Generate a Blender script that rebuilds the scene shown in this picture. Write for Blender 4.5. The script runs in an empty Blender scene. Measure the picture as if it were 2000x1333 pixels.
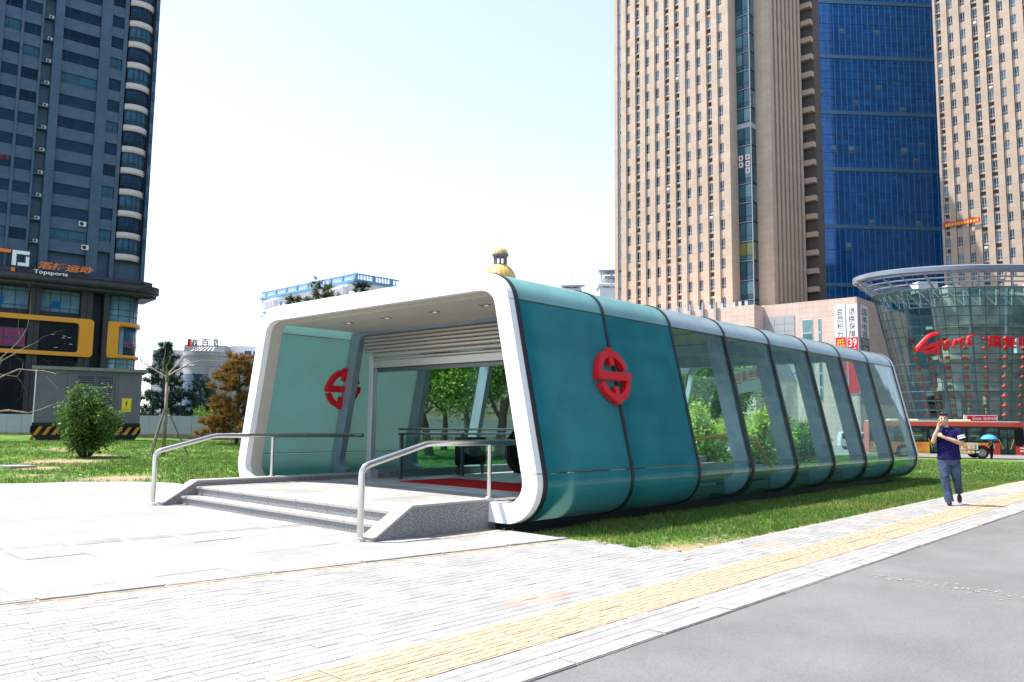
import bpy, bmesh, math, random
import numpy as np
from mathutils import Vector, Matrix, noise
random.seed(7); np.random.seed(7)
S = bpy.context.scene; COL = S.collection
PI = math.pi

# ------------------------------------------------------------------ camera
FPX = 1561.5; YAW = math.radians(42.70); PIT = math.radians(5.93); ROL = math.radians(.637); EYE = 1.45
def cam_axes():
    fw = Vector((math.cos(PIT)*math.cos(YAW), math.cos(PIT)*math.sin(YAW), math.sin(PIT)))
    rt = Vector((math.sin(YAW), -math.cos(YAW), 0)); up = rt.cross(fw)
    c, s = math.cos(ROL), math.sin(ROL)
    return c*rt+s*up, -s*rt+c*up, fw
RT, UP, FW = cam_axes()
cam = bpy.data.cameras.new('camera'); co = bpy.data.objects.new('camera', cam); COL.objects.link(co)
cam.sensor_width = 36; cam.lens = FPX/2000*36; cam.clip_start = .1; cam.clip_end = 4000
m = Matrix((RT, UP, -FW)).transposed().to_4x4(); m.translation = Vector((0, 0, EYE)); co.matrix_world = m
S.camera = co

# ------------------------------------------------------------------ sky, sun, exposure
SUN = Vector((-.28, .42, 1)).normalized()
w = bpy.data.worlds.new('World'); S.world = w; w.use_nodes = True
nt = w.node_tree; bg = nt.nodes['Background']; sky = nt.nodes.new('ShaderNodeTexSky')
sky.sky_type = 'NISHITA'; sky.sun_disc = False
sky.sun_elevation = math.asin(SUN.z); sky.sun_rotation = math.atan2(SUN.x, SUN.y)
sky.air_density = 1.0; sky.dust_density = .7; sky.ozone_density = 1.6; sky.altitude = 0
hs = nt.nodes.new('ShaderNodeHueSaturation'); hs.inputs['Saturation'].default_value = .72      # hazy, washed-out spring air
nt.links.new(sky.outputs[0], hs.inputs['Color']); nt.links.new(hs.outputs[0], bg.inputs[0]); bg.inputs[1].default_value = .14
sl = bpy.data.lights.new('sun', 'SUN'); sl.energy = 4.3; sl.angle = math.radians(.53); sl.color = (1, .955, .88)
so = bpy.data.objects.new('sun', sl); COL.objects.link(so); so.location = (0, 0, 150)
so.rotation_euler = (-SUN).to_track_quat('-Z', 'Y').to_euler()
S.view_settings.view_transform = 'Standard'; S.view_settings.look = 'None'
S.view_settings.exposure = 1.30; S.view_settings.gamma = 1; S.view_settings.use_curve_mapping = False
S.cycles.max_bounces = 8; S.cycles.transparent_max_bounces = 24; S.cycles.diffuse_bounces = 4
S.cycles.glossy_bounces = 4; S.cycles.caustics_reflective = False; S.cycles.caustics_refractive = False

# ------------------------------------------------------------------ pixel rays -> points of the place
def ray(px, py): return RT*((px-1000)/FPX)+UP*((666.5-py)/FPX)+FW
def on(ax, val, px, py):
    d = ray(px, py); o = Vector((0, 0, EYE)); return o+d*((val-o[ax])/d[ax])
def plan(px, depth, py=832):
    d = ray(px, py); k = depth/(d.x*math.cos(YAW)+d.y*math.sin(YAW)); return Vector((d.x*k, d.y*k))
def zat(px, py, depth):
    d = ray(px, py); return EYE+d.z*depth/(d.x*math.cos(YAW)+d.y*math.sin(YAW))
def project(P):
    v = Vector(P)-Vector((0, 0, EYE)); z = v.dot(FW)
    if z < .3: return None
    return 1000+FPX*v.dot(RT)/z, 666.5-FPX*v.dot(UP)/z, z
class Facade:                       # a vertical wall plane seen in the photograph: pixel -> (along, height)
    def __init__(s, px, depth, deg):
        a = math.radians(deg); s.P = plan(px, depth, 830); s.u = Vector((math.cos(a), math.sin(a))); s.n = Vector((s.u.y, -s.u.x)); s.rot = a
    def __call__(s, px, py):
        d = ray(px, py); t = s.P.dot(s.n)/(d.x*s.n.x+d.y*s.n.y)
        return (Vector((d.x*t, d.y*t))-s.P).dot(s.u), EYE+d.z*t

# ------------------------------------------------------------------ materials
MATS = {}
def nn(nt, t, **kw):
    n = nt.nodes.new(t)
    for k, v in kw.items(): setattr(n, k, v)
    return n
def M(name, col, rough=.6, spec=.5, metal=0., var=0., vs=4., bump=0., bs=60., tile=None, tdark=.6, coat=0., col2=None, vlo=.42, vhi=.58, stretch=None, world=False, speck=0.):
    """principled surface: base colour with noise variation (or a second colour), fine bump, optional tile joints"""
    mt = bpy.data.materials.new(name); mt.use_nodes = True; n = mt.node_tree; b = n.nodes['Principled BSDF']
    b.inputs['Roughness'].default_value = rough; b.inputs['Specular IOR Level'].default_value = spec
    b.inputs['Metallic'].default_value = metal; b.inputs['Coat Weight'].default_value = coat
    L = n.links.new; out = None
    tc = nn(n, 'ShaderNodeTexCoord'); src = tc.outputs['Object']
    if world: ge_ = nn(n, 'ShaderNodeNewGeometry'); src = ge_.outputs['Position']
    if stretch:
        mp = nn(n, 'ShaderNodeMapping'); mp.inputs['Scale'].default_value = stretch; L(src, mp.inputs[0]); src = mp.outputs[0]
    base = nn(n, 'ShaderNodeRGB'); base.outputs[0].default_value = (*col, 1); out = base.outputs[0]
    if var or col2:
        nz = nn(n, 'ShaderNodeTexNoise'); nz.inputs['Scale'].default_value = vs; nz.inputs['Detail'].default_value = 6; nz.inputs['Roughness'].default_value = .65
        L(src, nz.inputs['Vector'])
        mr = nn(n, 'ShaderNodeMapRange'); mr.inputs['From Min'].default_value = vlo; mr.inputs['From Max'].default_value = vhi
        L(nz.outputs['Fac'], mr.inputs['Value'])
        mx = nn(n, 'ShaderNodeMix', data_type='RGBA'); L(mr.outputs[0], mx.inputs[0])
        if col2: mx.inputs[6].default_value = (*col, 1); mx.inputs[7].default_value = (*col2, 1)
        else:
            mx.inputs[6].default_value = (*[c*(1-var) for c in col], 1); mx.inputs[7].default_value = (*[min(1, c*(1+var)) for c in col], 1)
        out = mx.outputs[2]
    if speck:                                                       # fine aggregate
        n3 = nn(n, 'ShaderNodeTexNoise'); n3.inputs['Scale'].default_value = 130; n3.inputs['Detail'].default_value = 3; L(src, n3.inputs['Vector'])
        m3 = nn(n, 'ShaderNodeMapRange'); m3.inputs['From Min'].default_value = .3; m3.inputs['From Max'].default_value = .7; m3.inputs['To Min'].default_value = 1-speck; m3.inputs['To Max'].default_value = 1+speck; L(n3.outputs['Fac'], m3.inputs['Value'])
        x3 = nn(n, 'ShaderNodeMix', data_type='RGBA', blend_type='MULTIPLY'); x3.inputs[0].default_value = 1; L(out, x3.inputs[6]); L(m3.outputs[0], x3.inputs[7]); out = x3.outputs[2]
    if tile:
        tw, th, tj, ax = tile
        sp = nn(n, 'ShaderNodeSeparateXYZ'); cb = nn(n, 'ShaderNodeCombineXYZ'); L(tc.outputs['Object'], sp.inputs[0])
        L(sp.outputs[ax[0]], cb.inputs[0]); L(sp.outputs[ax[1]], cb.inputs[1])
        br = nn(n, 'ShaderNodeTexBrick'); br.offset = 0; br.inputs['Scale'].default_value = 1; br.inputs['Brick Width'].default_value = tw
        br.inputs['Row Height'].default_value = th; br.inputs['Mortar Size'].default_value = tj; br.inputs['Mortar Smooth'].default_value = .1
        br.inputs['Color1'].default_value = (.94, .94, .94, 1); br.inputs['Color2'].default_value = (1, 1, 1, 1); br.inputs['Mortar'].default_value = (tdark,)*3+(1,)
        L(cb.outputs[0], br.inputs['Vector'])
        mu = nn(n, 'ShaderNodeMix', data_type='RGBA', blend_type='MULTIPLY'); mu.inputs[0].default_value = 1
        L(out, mu.inputs[6]); L(br.outputs['Color'], mu.inputs[7]); out = mu.outputs[2]
    L(out, b.inputs['Base Color'])
    if bump:
        nb = nn(n, 'ShaderNodeTexNoise'); nb.inputs['Scale'].default_value = bs; nb.inputs['Detail'].default_value = 4; L(src, nb.inputs['Vector'])
        bp = nn(n, 'ShaderNodeBump'); bp.inputs['Strength'].default_value = bump; bp.inputs['Distance'].default_value = .01
        L(nb.outputs['Fac'], bp.inputs['Height']); L(bp.outputs[0], b.inputs['Normal'])
    MATS[name] = mt; return mt
def M_glass(name, tint, refl=1., rough=.02):
    """clear tinted sheet glass: transmits straight through, mirrors by Fresnel"""
    mt = bpy.data.materials.new(name); mt.use_nodes = True; n = mt.node_tree; n.nodes.clear(); L = n.links.new
    o = nn(n, 'ShaderNodeOutputMaterial'); t = nn(n, 'ShaderNodeBsdfTransparent'); t.inputs[0].default_value = (*tint, 1)
    g = nn(n, 'ShaderNodeBsdfGlossy'); g.inputs['Roughness'].default_value = rough; g.inputs[0].default_value = (refl, refl, refl, 1)
    f = nn(n, 'ShaderNodeMapRange'); lw = nn(n, 'ShaderNodeLayerWeight'); lw.inputs['Blend'].default_value = .5
    pw = nn(n, 'ShaderNodeMath', operation='POWER'); pw.inputs[1].default_value = 5; L(lw.outputs['Facing'], pw.inputs[0]); L(pw.outputs[0], f.inputs['Value']); f.inputs['To Min'].default_value = .04; f.inputs['To Max'].default_value = .95; mx = nn(n, 'ShaderNodeMixShader')
    nz = nn(n, 'ShaderNodeTexNoise'); nz.inputs['Scale'].default_value = .9; tc = nn(n, 'ShaderNodeTexCoord'); L(tc.outputs['Object'], nz.inputs[0])
    bp = nn(n, 'ShaderNodeBump'); bp.inputs['Strength'].default_value = .08; bp.inputs['Distance'].default_value = .05; L(nz.outputs['Fac'], bp.inputs['Height']); L(bp.outputs[0], g.inputs['Normal'])
    L(f.outputs[0], mx.inputs[0]); L(t.outputs[0], mx.inputs[1]); L(g.outputs[0], mx.inputs[2]); L(mx.outputs[0], o.inputs[0])
    MATS[name] = mt; return mt
def M_film(name, body, trans, k=.45, rough=.12, var=.08):
    """glass backed with a coloured frosted film: glossy outside, lets daylight glow through"""
    mt = M(name, body, rough=rough, spec=.5, var=var, vs=1.3); n = mt.node_tree; b = n.nodes['Principled BSDF']; o = n.nodes['Material Output']
    t = nn(n, 'ShaderNodeBsdfTranslucent'); t.inputs[0].default_value = (*trans, 1); mx = nn(n, 'ShaderNodeMixShader'); mx.inputs[0].default_value = k
    n.links.new(b.outputs[0], mx.inputs[1]); n.links.new(t.outputs[0], mx.inputs[2]); n.links.new(mx.outputs[0], o.inputs[0]); return mt
def M_leaf(name, c1, c2, tr=.35):
    mt = bpy.data.materials.new(name); mt.use_nodes = True; n = mt.node_tree; n.nodes.clear(); L = n.links.new
    o = nn(n, 'ShaderNodeOutputMaterial'); d = nn(n, 'ShaderNodeBsdfPrincipled'); d.inputs['Roughness'].default_value = .5; d.inputs['Specular IOR Level'].default_value = .35
    t = nn(n, 'ShaderNodeBsdfTranslucent'); mx = nn(n, 'ShaderNodeMixShader'); mx.inputs[0].default_value = tr
    ge = nn(n, 'ShaderNodeNewGeometry'); cr = nn(n, 'ShaderNodeMix', data_type='RGBA'); cr.inputs[6].default_value = (*c1, 1); cr.inputs[7].default_value = (*c2, 1)
    L(ge.outputs['Random Per Island'], cr.inputs[0]); L(cr.outputs[2], d.inputs['Base Color']); L(cr.outputs[2], t.inputs[0])
    L(d.outputs[0], mx.inputs[1]); L(t.outputs[0], mx.inputs[2]); L(mx.outputs[0], o.inputs[0]); MATS[name] = mt; return mt

# ------------------------------------------------------------------ mesh builder
class MB:
    def __init__(s): s.v = []; s.f = []; s.m = []
    def add(s, vs, fs, mi=0, T=None):
        o = len(s.v)
        s.v += [tuple(T @ Vector(v)) if T else tuple(v) for v in vs]
        s.f += [tuple(i+o for i in f) for f in fs]; s.m += [mi]*len(fs); return s
    def box(s, x0, x1, y0, y1, z0, z1, mi=0, T=None):
        return s.add([(x0,y0,z0),(x1,y0,z0),(x1,y1,z0),(x0,y1,z0),(x0,y0,z1),(x1,y0,z1),(x1,y1,z1),(x0,y1,z1)],
                     [(3,2,1,0),(4,5,6,7),(0,1,5,4),(1,2,6,5),(2,3,7,6),(3,0,4,7)], mi, T)
    def prism(s, pts, d, mi=0, T=None, cap=True):
        """closed polygon pts (x,z) in the xz plane pushed along +y from d[0] to d[1]"""
        n = len(pts); vs = [(p[0], d[0], p[1]) for p in pts]+[(p[0], d[1], p[1]) for p in pts]
        fs = [(i, (i+1) % n, (i+1) % n+n, i+n) for i in range(n)]
        if cap: fs += [tuple(range(n-1, -1, -1)), tuple(range(n, 2*n))]
        return s.add(vs, fs, mi, T)
    def tube(s, pts, rad, seg=8, mi=0, cap=True, T=None):
        pts = [Vector(p) for p in pts]; n = len(pts)
        if not hasattr(rad, '__len__'): rad = [rad]*n
        vs = []; fs = []; ref = None
        for i, p in enumerate(pts):
            a = pts[max(0, i-1)]; b = pts[min(n-1, i+1)]; t = (b-a)
            t = t.normalized() if t.length > 1e-9 else Vector((0, 0, 1))
            if ref is None: ref = Vector((0, 0, 1)) if abs(t.z) < .9 else Vector((1, 0, 0))
            u = (ref-t*ref.dot(t)).normalized(); v = t.cross(u); ref = u
            r = rad[i]; r2 = r if not isinstance(r, tuple) else None
            for k in range(seg):
                an = 2*PI*k/seg
                if r2 is None: q = p+u*math.cos(an)*r[0]+v*math.sin(an)*r[1]
                else: q = p+(u*math.cos(an)+v*math.sin(an))*r
                vs.append(tuple(q))
        for i in range(n-1):
            for k in range(seg): fs.append((i*seg+k, i*seg+(k+1) % seg, (i+1)*seg+(k+1) % seg, (i+1)*seg+k))
        if cap: fs += [tuple(range(seg-1, -1, -1)), tuple(range((n-1)*seg, n*seg))]
        return s.add(vs, fs, mi, T)
    def lathe(s, prof, seg=24, mi=0, c=(0, 0, 0), sx=1, sy=1, T=None, a0=0, a1=2*PI):
        full = abs(a1-a0-2*PI) < 1e-6; n = seg if full else seg+1; vs = []; fs = []
        for (r, z) in prof:
            for k in range(n):
                a = a0+(a1-a0)*k/seg; vs.append((c[0]+r*sx*math.cos(a), c[1]+r*sy*math.sin(a), c[2]+z))
        for i in range(len(prof)-1):
            for k in range(seg):
                k2 = (k+1) % n
                fs.append((i*n+k, i*n+k2, (i+1)*n+k2, (i+1)*n+k))
        return s.add(vs, fs, mi, T)
    def ball(s, c, r, seg=12, mi=0, T=None):
        if not hasattr(r, '__len__'): r = (r,)*3
        k = max(4, seg//2); prof = [(max(1e-4, math.sin(PI*i/k)), -math.cos(PI*i/k)) for i in range(k+1)]
        X = Matrix.Translation(c) @ Matrix.Diagonal((*r, 1))
        return s.lathe(prof, seg, mi, T=(T @ X if T else X))
    def mesh(s, name, mats, smooth=False, fix=True):
        me = bpy.data.meshes.new(name); me.from_pydata(s.v, [], s.f)
        for t in (mats if isinstance(mats, (list, tuple)) else [mats]): me.materials.append(t if not isinstance(t, str) else MATS[t])
        if any(s.m): me.polygons.foreach_set('material_index', s.m)
        if fix and len(s.f) < 60000:
            b = bmesh.new(); b.from_mesh(me); bmesh.ops.recalc_face_normals(b, faces=b.faces); b.to_mesh(me); b.free()
        if smooth:
            me.polygons.foreach_set('use_smooth', [True]*len(me.polygons))
            if smooth != 'all': me.set_sharp_from_angle(angle=math.radians(35))
        me.update(); return me
    def obj(s, name, mats, parent=None, smooth=False, fix=True):
        return link(name, s.mesh(name, mats, smooth, fix), parent)
def link(name, me, parent=None, loc=None, rotz=None):
    o = bpy.data.objects.new(name, me); COL.objects.link(o)
    if parent: o.parent = parent
    if loc is not None: o.location = loc
    if rotz is not None: o.rotation_euler = (0, 0, rotz)
    return o
def thing(name, label, cat, loc=(0, 0, 0), rotz=0, group=None):
    o = link(name, None, None, loc, rotz); o.empty_display_size = .2; return tag(o, label, cat, group)
def tag(o, label, cat, group=None):
    o['label'] = label; o['category'] = cat; o['kind'] = 'thing'
    if group: o['group'] = group
    return o
def struct(o): o['kind'] = 'structure'; return o
def stuff(o): o['kind'] = 'stuff'; return o
def children_of(o): return [c for c in bpy.data.objects if c.parent == o]
def copy_tree(o, parent=None):
    c = o.copy(); COL.objects.link(c)
    if parent: c.parent = parent
    for ch in list(o.children): copy_tree(ch, c)
    return c
BOXC = {}
def bx(name, parent, mat, x0, x1, y0, y1, z0, z1, bev=0):
    """a box part; equal boxes share one mesh, placed by location"""
    key = (round(x1-x0, 3), round(y1-y0, 3), round(z1-z0, 3), mat, bev)
    if key not in BOXC:
        b = MB().box(0, x1-x0, 0, y1-y0, 0, z1-z0); me = b.mesh(name, mat)
        if bev:
            q = bmesh.new(); q.from_mesh(me); bmesh.ops.bevel(q, geom=q.edges[:], offset=bev, segments=2, affect='EDGES'); q.to_mesh(me); q.free()
        BOXC[key] = me
    return link(name, BOXC[key], parent, (x0, y0, z0))
DG = None
def text_mesh(body, size=1., ext=.02, mat=None, shear=0., ax='xz', spacing=1., align='LEFT', bold=0.):
    cu = bpy.data.curves.new('lettering', 'FONT'); cu.body = body; cu.size = size; cu.extrude = ext; cu.shear = shear
    cu.resolution_u = 3; cu.space_character = spacing; cu.align_x = align; cu.offset = bold
    o = bpy.data.objects.new('lettering', cu); COL.objects.link(o)
    bpy.context.view_layer.update(); dg = bpy.context.evaluated_depsgraph_get()
    me = bpy.data.meshes.new_from_object(o.evaluated_get(dg)); bpy.data.objects.remove(o); bpy.data.curves.remove(cu)
    if ax == 'xz': me.transform(Matrix.Rotation(PI/2, 4, 'X'))
    me.materials.clear()
    if mat: me.materials.append(MATS[mat])
    return me
def fit_text(body, w, h, x, z, y, parent, mat, ext=.03, shear=0., name='lettering', bold=0.):
    """text stretched to a w x h box whose lower left corner is (x, z), on the plane y (facing -y)"""
    me = text_mesh(body, 1, ext, mat, shear, bold=bold)
    n = len(me.vertices); a = np.empty(n*3); me.vertices.foreach_get('co', a); a = a.reshape(-1, 3)
    lo = a.min(0); hi = a.max(0); d = np.maximum(hi-lo, 1e-6)
    a[:, 0] = (a[:, 0]-lo[0])/d[0]*w; a[:, 2] = (a[:, 2]-lo[2])/d[2]*h; a[:, 1] = (a[:, 1]-lo[1])/d[1]*(2*ext)
    me.vertices.foreach_set('co', a.reshape(-1)); me.update()
    return link(name, me, parent, (x, y-2*ext, z))
def remeshed(mb, name, mats, vox, parent=None, sm=6):
    """fuse the pieces of one body into a single continuous skin"""
    o = mb.obj(name, mats, None); r = o.modifiers.new('r', 'REMESH'); r.mode = 'VOXEL'; r.voxel_size = vox; r.use_smooth_shade = True
    s = o.modifiers.new('s', 'SMOOTH'); s.iterations = sm; s.factor = .5
    bpy.context.view_layer.update(); me = bpy.data.meshes.new_from_object(o.evaluated_get(bpy.context.evaluated_depsgraph_get()))
    bpy.data.objects.remove(o); me.name = name
    me.polygons.foreach_set('use_smooth', [True]*len(me.polygons))
    if not me.materials:
        me.materials.append(MATS[mats] if isinstance(mats, str) else mats)
    return link(name, me, parent)

# ------------------------------------------------------------------ material list
M('asphalt', (.143,.1405,.139), .9, .25, var=.15, vs=.8, bump=.25, bs=170, vlo=.3, vhi=.7, speck=.22)
M('street_asphalt', (.17,.17,.172), .9, .2, var=.12, vs=.3)
for i, c in enumerate([(.258,.254,.247), (.265,.260,.252), (.272,.266,.256), (.250,.249,.245), (.305,.236,.205)]):
    M('paver%d' % i, c, .8, .3, var=.10, vs=2.2, bump=.30, bs=90, world=True)
M('paver_bed', (.29,.262,.218), .95, .1, var=.2, vs=8)
for i, c in enumerate([(.345,.275,.19), (.36,.285,.198), (.33,.265,.185)]):
    M('tactile%d' % i, c, .75, .3, var=.14, vs=9, bump=.3, bs=90)
for i, c in enumerate([(.285,.279,.266), (.30,.294,.281), (.27,.265,.254)]):
    M('slab%d' % i, c, .75, .3, var=.13, vs=.9, bump=.2, bs=80, world=True)
M('kerb_stone', (.27,.265,.255), .8, .3, var=.12, vs=6, bump=.3, bs=80)
M('granite', (.21,.21,.215), .5, .4, var=.55, vs=55, vlo=.40, vhi=.62, bump=.1, bs=60)
M('granite_light', (.36,.34,.315), .55, .4, var=.22, vs=40, vlo=.35, vhi=.65)
M('soil', (.42,.33,.22), .95, .1, var=.25, vs=3)
M('white_panel', (.82,.82,.83), .28, .5, var=.02, vs=2, coat=.3)
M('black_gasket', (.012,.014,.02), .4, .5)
M('seam', (.10,.075,.05), .5, .4)
M('rib_steel', (.22,.30,.355), .35, .5, metal=.25, var=.06)
M('soffit', (.44,.42,.36), .45, .4, var=.04, vs=1)
M('shutter', (.42,.40,.36), .35, .5, metal=.45)
M('steel', (.58,.56,.54), .26, .5, metal=1.0, var=.05, vs=3, stretch=(20, 20, 1))
M('dark_steel', (.10,.11,.12), .35, .5, metal=.5)
M('red_emblem', (.60,.006,.012), .32, .5, coat=.3)
M('red_carpet', (.50,.01,.015), .95, .1, var=.15, vs=30)
M_film('roof_cover', (.42,.54,.60), (.50,.60,.62), .40, .15)  # blue-grey base raised to carry the sky reflection on the roof curve
M('floor_stone', (.45,.46,.46), .35, .5, var=.1, vs=2)
M('rubber', (.012,.012,.013), .55, .4)
M('yellow_paint', (.75,.38,.02), .45, .5)
M_film('teal_film', (.018,.26,.315), (.40,.53,.50), .45, .07, .12)
M_film('teal_curve_skylit', (.22,.48,.48), (.45,.62,.61), .40, .18)  # paler than the wall film: sky reflection on the upper curve put into the colour
M_glass('shelter_glass', (.87,.98,.962), .8)
M_glass('shelter_glass_dark', (.66,.88,.88), .9)
M_glass('guard_glass', (.80,.93,.90), 1.)

M('dark_stone', (.048,.090,.148), .55, .4, var=.10, vs=.5, tile=(2.2, 1.675, .022, (0, 2)), tdark=.62)
M('dark_stone_plain', (.049,.091,.148), .55, .4, var=.10, vs=.8)
M('podium_stone', (.032,.033,.037), .55, .4, var=.14, vs=.8)
M('bay_white', (.52,.46,.43), .6, .3, var=.05)
for i, c in enumerate([(.006,.020,.045), (.010,.030,.062), (.03,.085,.135), (.004,.010,.022)]):
    M('dark_pane%d' % i, c, .06, .22, var=.35, vs=.6, vlo=.3, vhi=.7)
M('frame_black', (.012,.016,.024), .5, .4)
M('teal_pane', (.12,.24,.28), .06, .6, var=.3, vs=.5, vlo=.3, vhi=.7)
M('store_pane', (.10,.19,.27), .05, .6, var=.35, vs=.4, vlo=.3, vhi=.7)
M('store_dark', (.008,.009,.013), .08, .5)
M('amber', (.72,.30,.010), .4, .5, coat=.2)
M('sign_white', (.78,.79,.80), .4, .5)
M('sign_orange', (.80,.20,.012), .4, .5)
M('sign_red', (.65,.006,.012), .4, .5)
M('sign_pink', (.55,.05,.13), .5, .4)
M('ac_white', (.62,.62,.60), .5, .4)
M('beige', (.50,.39,.305), .65, .3, var=.06, vs=.35, tile=(60, 1.1, .03, (0, 2)), tdark=.80)
M('beige_side', (.50,.385,.30), .65, .3, var=.05, vs=.35, tile=(1.1, 1.1, .03, (1, 2)), tdark=.75)
M('beige_tile', (.50,.385,.30), .65, .3, var=.05, vs=.35, tile=(1.1, 1.1, .03, (0, 2)), tdark=.75)
M('spandrel', (.49,.385,.30), .7, .3, var=.08, vs=.7)
M('niche_dark', (.10,.085,.075), .7, .3)
M('podium_tile', (.62,.47,.40), .6, .3, var=.05, vs=.5, tile=(1.0, .75, .022, (0, 2)), tdark=.72)
M('podium_tile_side', (.62,.47,.40), .6, .3, var=.05, vs=.5, tile=(1.0, .75, .022, (1, 2)), tdark=.72)
M('grey_louvre', (.36,.36,.38), .5, .4)
for i, c in enumerate([(.010,.020,.030), (.02,.05,.075), (.10,.17,.23), (.30,.36,.42)]):
    M('win_pane%d' % i, c, .08, .5, var=.4, vs=1.5, vlo=.3, vhi=.7)
M('win_frame', (.62,.64,.66), .4, .5)
for i, c in enumerate([(.005,.120,.390), (.006,.132,.425), (.005,.106,.345), (.012,.165,.48), (.07,.14,.24)]):
    M('blue_pane%d' % i, c, .07, .6, metal=.25, var=.18, vs=.7)
M('blue_mullion', (.13,.28,.44), .4, .5)
M('blue_band', (.09,.20,.33), .35, .5, metal=.2)
for i, c in enumerate([(.015,.065,.10), (.03,.11,.15), (.11,.22,.25), (.16,.17,.05)]):
    M('bay_pane%d' % i, c, .05, .6, var=.35, vs=.7, vlo=.3, vhi=.7)
M('alu', (.52,.56,.60), .35, .5, metal=.5)
M_glass('drum_glass', (.84,.94,.93), .7)
M_glass('drum_glass_b', (.72,.88,.87), .9)
M('drum_mullion', (.05,.085,.09), .4, .5)
M('ring_metal', (.24,.27,.33), .35, .5, metal=.3)
M('lantern', (.80,.035,.012), .5, .4)
M('gold_trim', (.60,.40,.08), .4, .5)
M('inner_wall', (.35,.34,.32), .8, .2, var=.3, vs=.3, vlo=.4, vhi=.6)
M('inner_dark', (.025,.03,.033), .8, .2)
M('gold_dome', (.68,.47,.14), .4, .5, metal=.25, var=.06)
M('dome_stone', (.20,.19,.19), .7, .3)
M('far_white', (.80,.80,.80), .8, .2, var=.04, vs=.1)
M('far_blue', (.13,.33,.56), .6, .3)
M('far_tile', (.42,.42,.45), .6, .3, var=.07, vs=.2, tile=(1.6, 1.1, .05, (0, 2)), tdark=.78)
M('far_glass', (.015,.10,.26), .08, .6, var=.4, vs=.15, vlo=.4, vhi=.6)
M('far_win', (.10,.14,.19), .2, .5)
M('hoarding', (.30,.30,.345), .5, .4, var=.05)
M('hoarding_base', (.20,.165,.13), .9, .2, var=.2)
M('kiosk_grey', (.115,.116,.142), .55, .4, var=.07, vs=.8)
M('kiosk_side', (.10,.105,.115), .35, .5, var=.12, vs=.6)
M('kiosk_roof', (.19,.185,.18), .6, .3, var=.08)
M('hazard_yellow', (.50,.24,.02), .6, .3, var=.15)
M('hazard_black', (.012,.011,.012), .6, .3)
M('sign_yellow', (.72,.55,.02), .5, .4)
M('bus_red', (.58,.018,.012), .25, .5, coat=.5)
M('bus_orange', (.75,.13,.012), .25, .5, coat=.3, col2=(.80,.36,.03), vs=.55, vlo=.42, vhi=.56)
M('bus_glass', (.007,.009,.010), .05, .25)
M('bus_inside', (.040,.072,.068), .25, .15, var=.85, vs=1.3, vlo=.4, vhi=.6)
M('bus_cream', (.74,.66,.48), .4, .5)
M('wheel_rim', (.45,.43,.40), .4, .5, metal=.4)
M('tyre', (.02,.02,.021), .8, .2)
M('van_white', (.74,.75,.75), .25, .5, coat=.4)
M('lamp_glass', (.70,.70,.68), .1, .6)
M('skin', (.56,.33,.215), .5, .4, var=.06, vs=9)
M('hair', (.012,.010,.010), .55, .4, var=.3, vs=60, bump=.6, bs=90)
M('navy_shirt', (.012,.010,.075), .85, .15, var=.25, vs=7, bump=.4, bs=14)
M('white_cloth', (.78,.78,.78), .8, .2)
M('jeans', (.055,.078,.135), .85, .15, var=.35, vs=9, bump=.5, bs=18, vlo=.38, vhi=.62)
M('shoe', (.045,.012,.010), .45, .4)
M('dark_cloth', (.014,.014,.018), .85, .15)
M('umbrella_blue', (.05,.30,.62), .6, .3)
M('bark', (.085,.062,.048), .9, .2, var=.35, vs=14, bump=.6, bs=30)
M('bark_pale', (.26,.21,.17), .85, .2, var=.3, vs=10, bump=.4, bs=30)
M('stake', (.20,.17,.14), .85, .2, var=.2, vs=8)
M_leaf('leaf_green', (.075,.17,.018), (.20,.36,.045), .4)
M_leaf('leaf_bright', (.30,.40,.02), (.54,.60,.05), .4)
M_leaf('leaf_shrub', (.035,.10,.018), (.13,.22,.04))
M_leaf('needle_blue', (.012,.040,.034), (.045,.085,.070), .15)
M_leaf('needle_dark', (.008,.026,.018), (.022,.050,.028), .15)
M_leaf('needle_rust', (.05,.085,.016), (.36,.14,.03), .3)
M_leaf('needle_olive', (.030,.055,.012), (.11,.12,.03), .2)
M_leaf('grass_blade', (.045,.125,.014), (.115,.215,.030), .3)
M_leaf('grass_dry', (.20,.21,.05), (.36,.31,.12), .3)
M('mirror_block', (.085,.11,.115), .5, .3, var=.1, vs=.05)
M_glass('daylight_roof', (.88,.96,.96), .8)
M('fleck', (.31,.30,.27), .9, .2)
M('shop_display', (.32,.025,.06), .3, .3, col2=(.05,.05,.15), vs=2.2, vlo=.46, vhi=.54)
for i in range(4): MATS['dark_pane%d' % i].node_tree.nodes['Principled BSDF'].inputs['Specular Tint'].default_value = (.35, .68, 1, 1)
# ================================================================== SETTING: ground, road, paving, lawn
def sst(a, b, x):
    t = min(1, max(0, (x-a)/(b-a))); return t*t*(3-2*t)
def hz(x, y):
    return -.92*sst(25, 66, x)+.30*sst(30, 46, y)*(1-sst(18, 34, x))
def yplaza(x): return 7.25-(x-2.0)*.128
g = MB().add([(-1500,-1500,-.97),(2500,-1500,-.97),(2500,2500,-.97),(-1500,2500,-.97)], [(0,1,2,3)])
struct(g.obj('ground', 'street_asphalt'))
def sheet(name, x0, x1, y0, y1, dz, mat, nx=40, ny=1):
    b = MB(); vs = []; fs = []
    for i in range(nx+1):
        for j in range(ny+1):
            x = x0+(x1-x0)*i/nx; y = y0+(y1-y0)*j/ny; vs.append((x, y, hz(x, y)+dz))
    for i in range(nx):
        for j in range(ny):
            a = i*(ny+1)+j; fs.append((a, a+ny+1, a+ny+2, a+1))
    return struct(b.add(vs, fs).obj(name, mat, smooth='all'))
road = sheet('road', -30, 90, -14, 3.12, -.012, 'asphalt', 60, 4)
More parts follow.
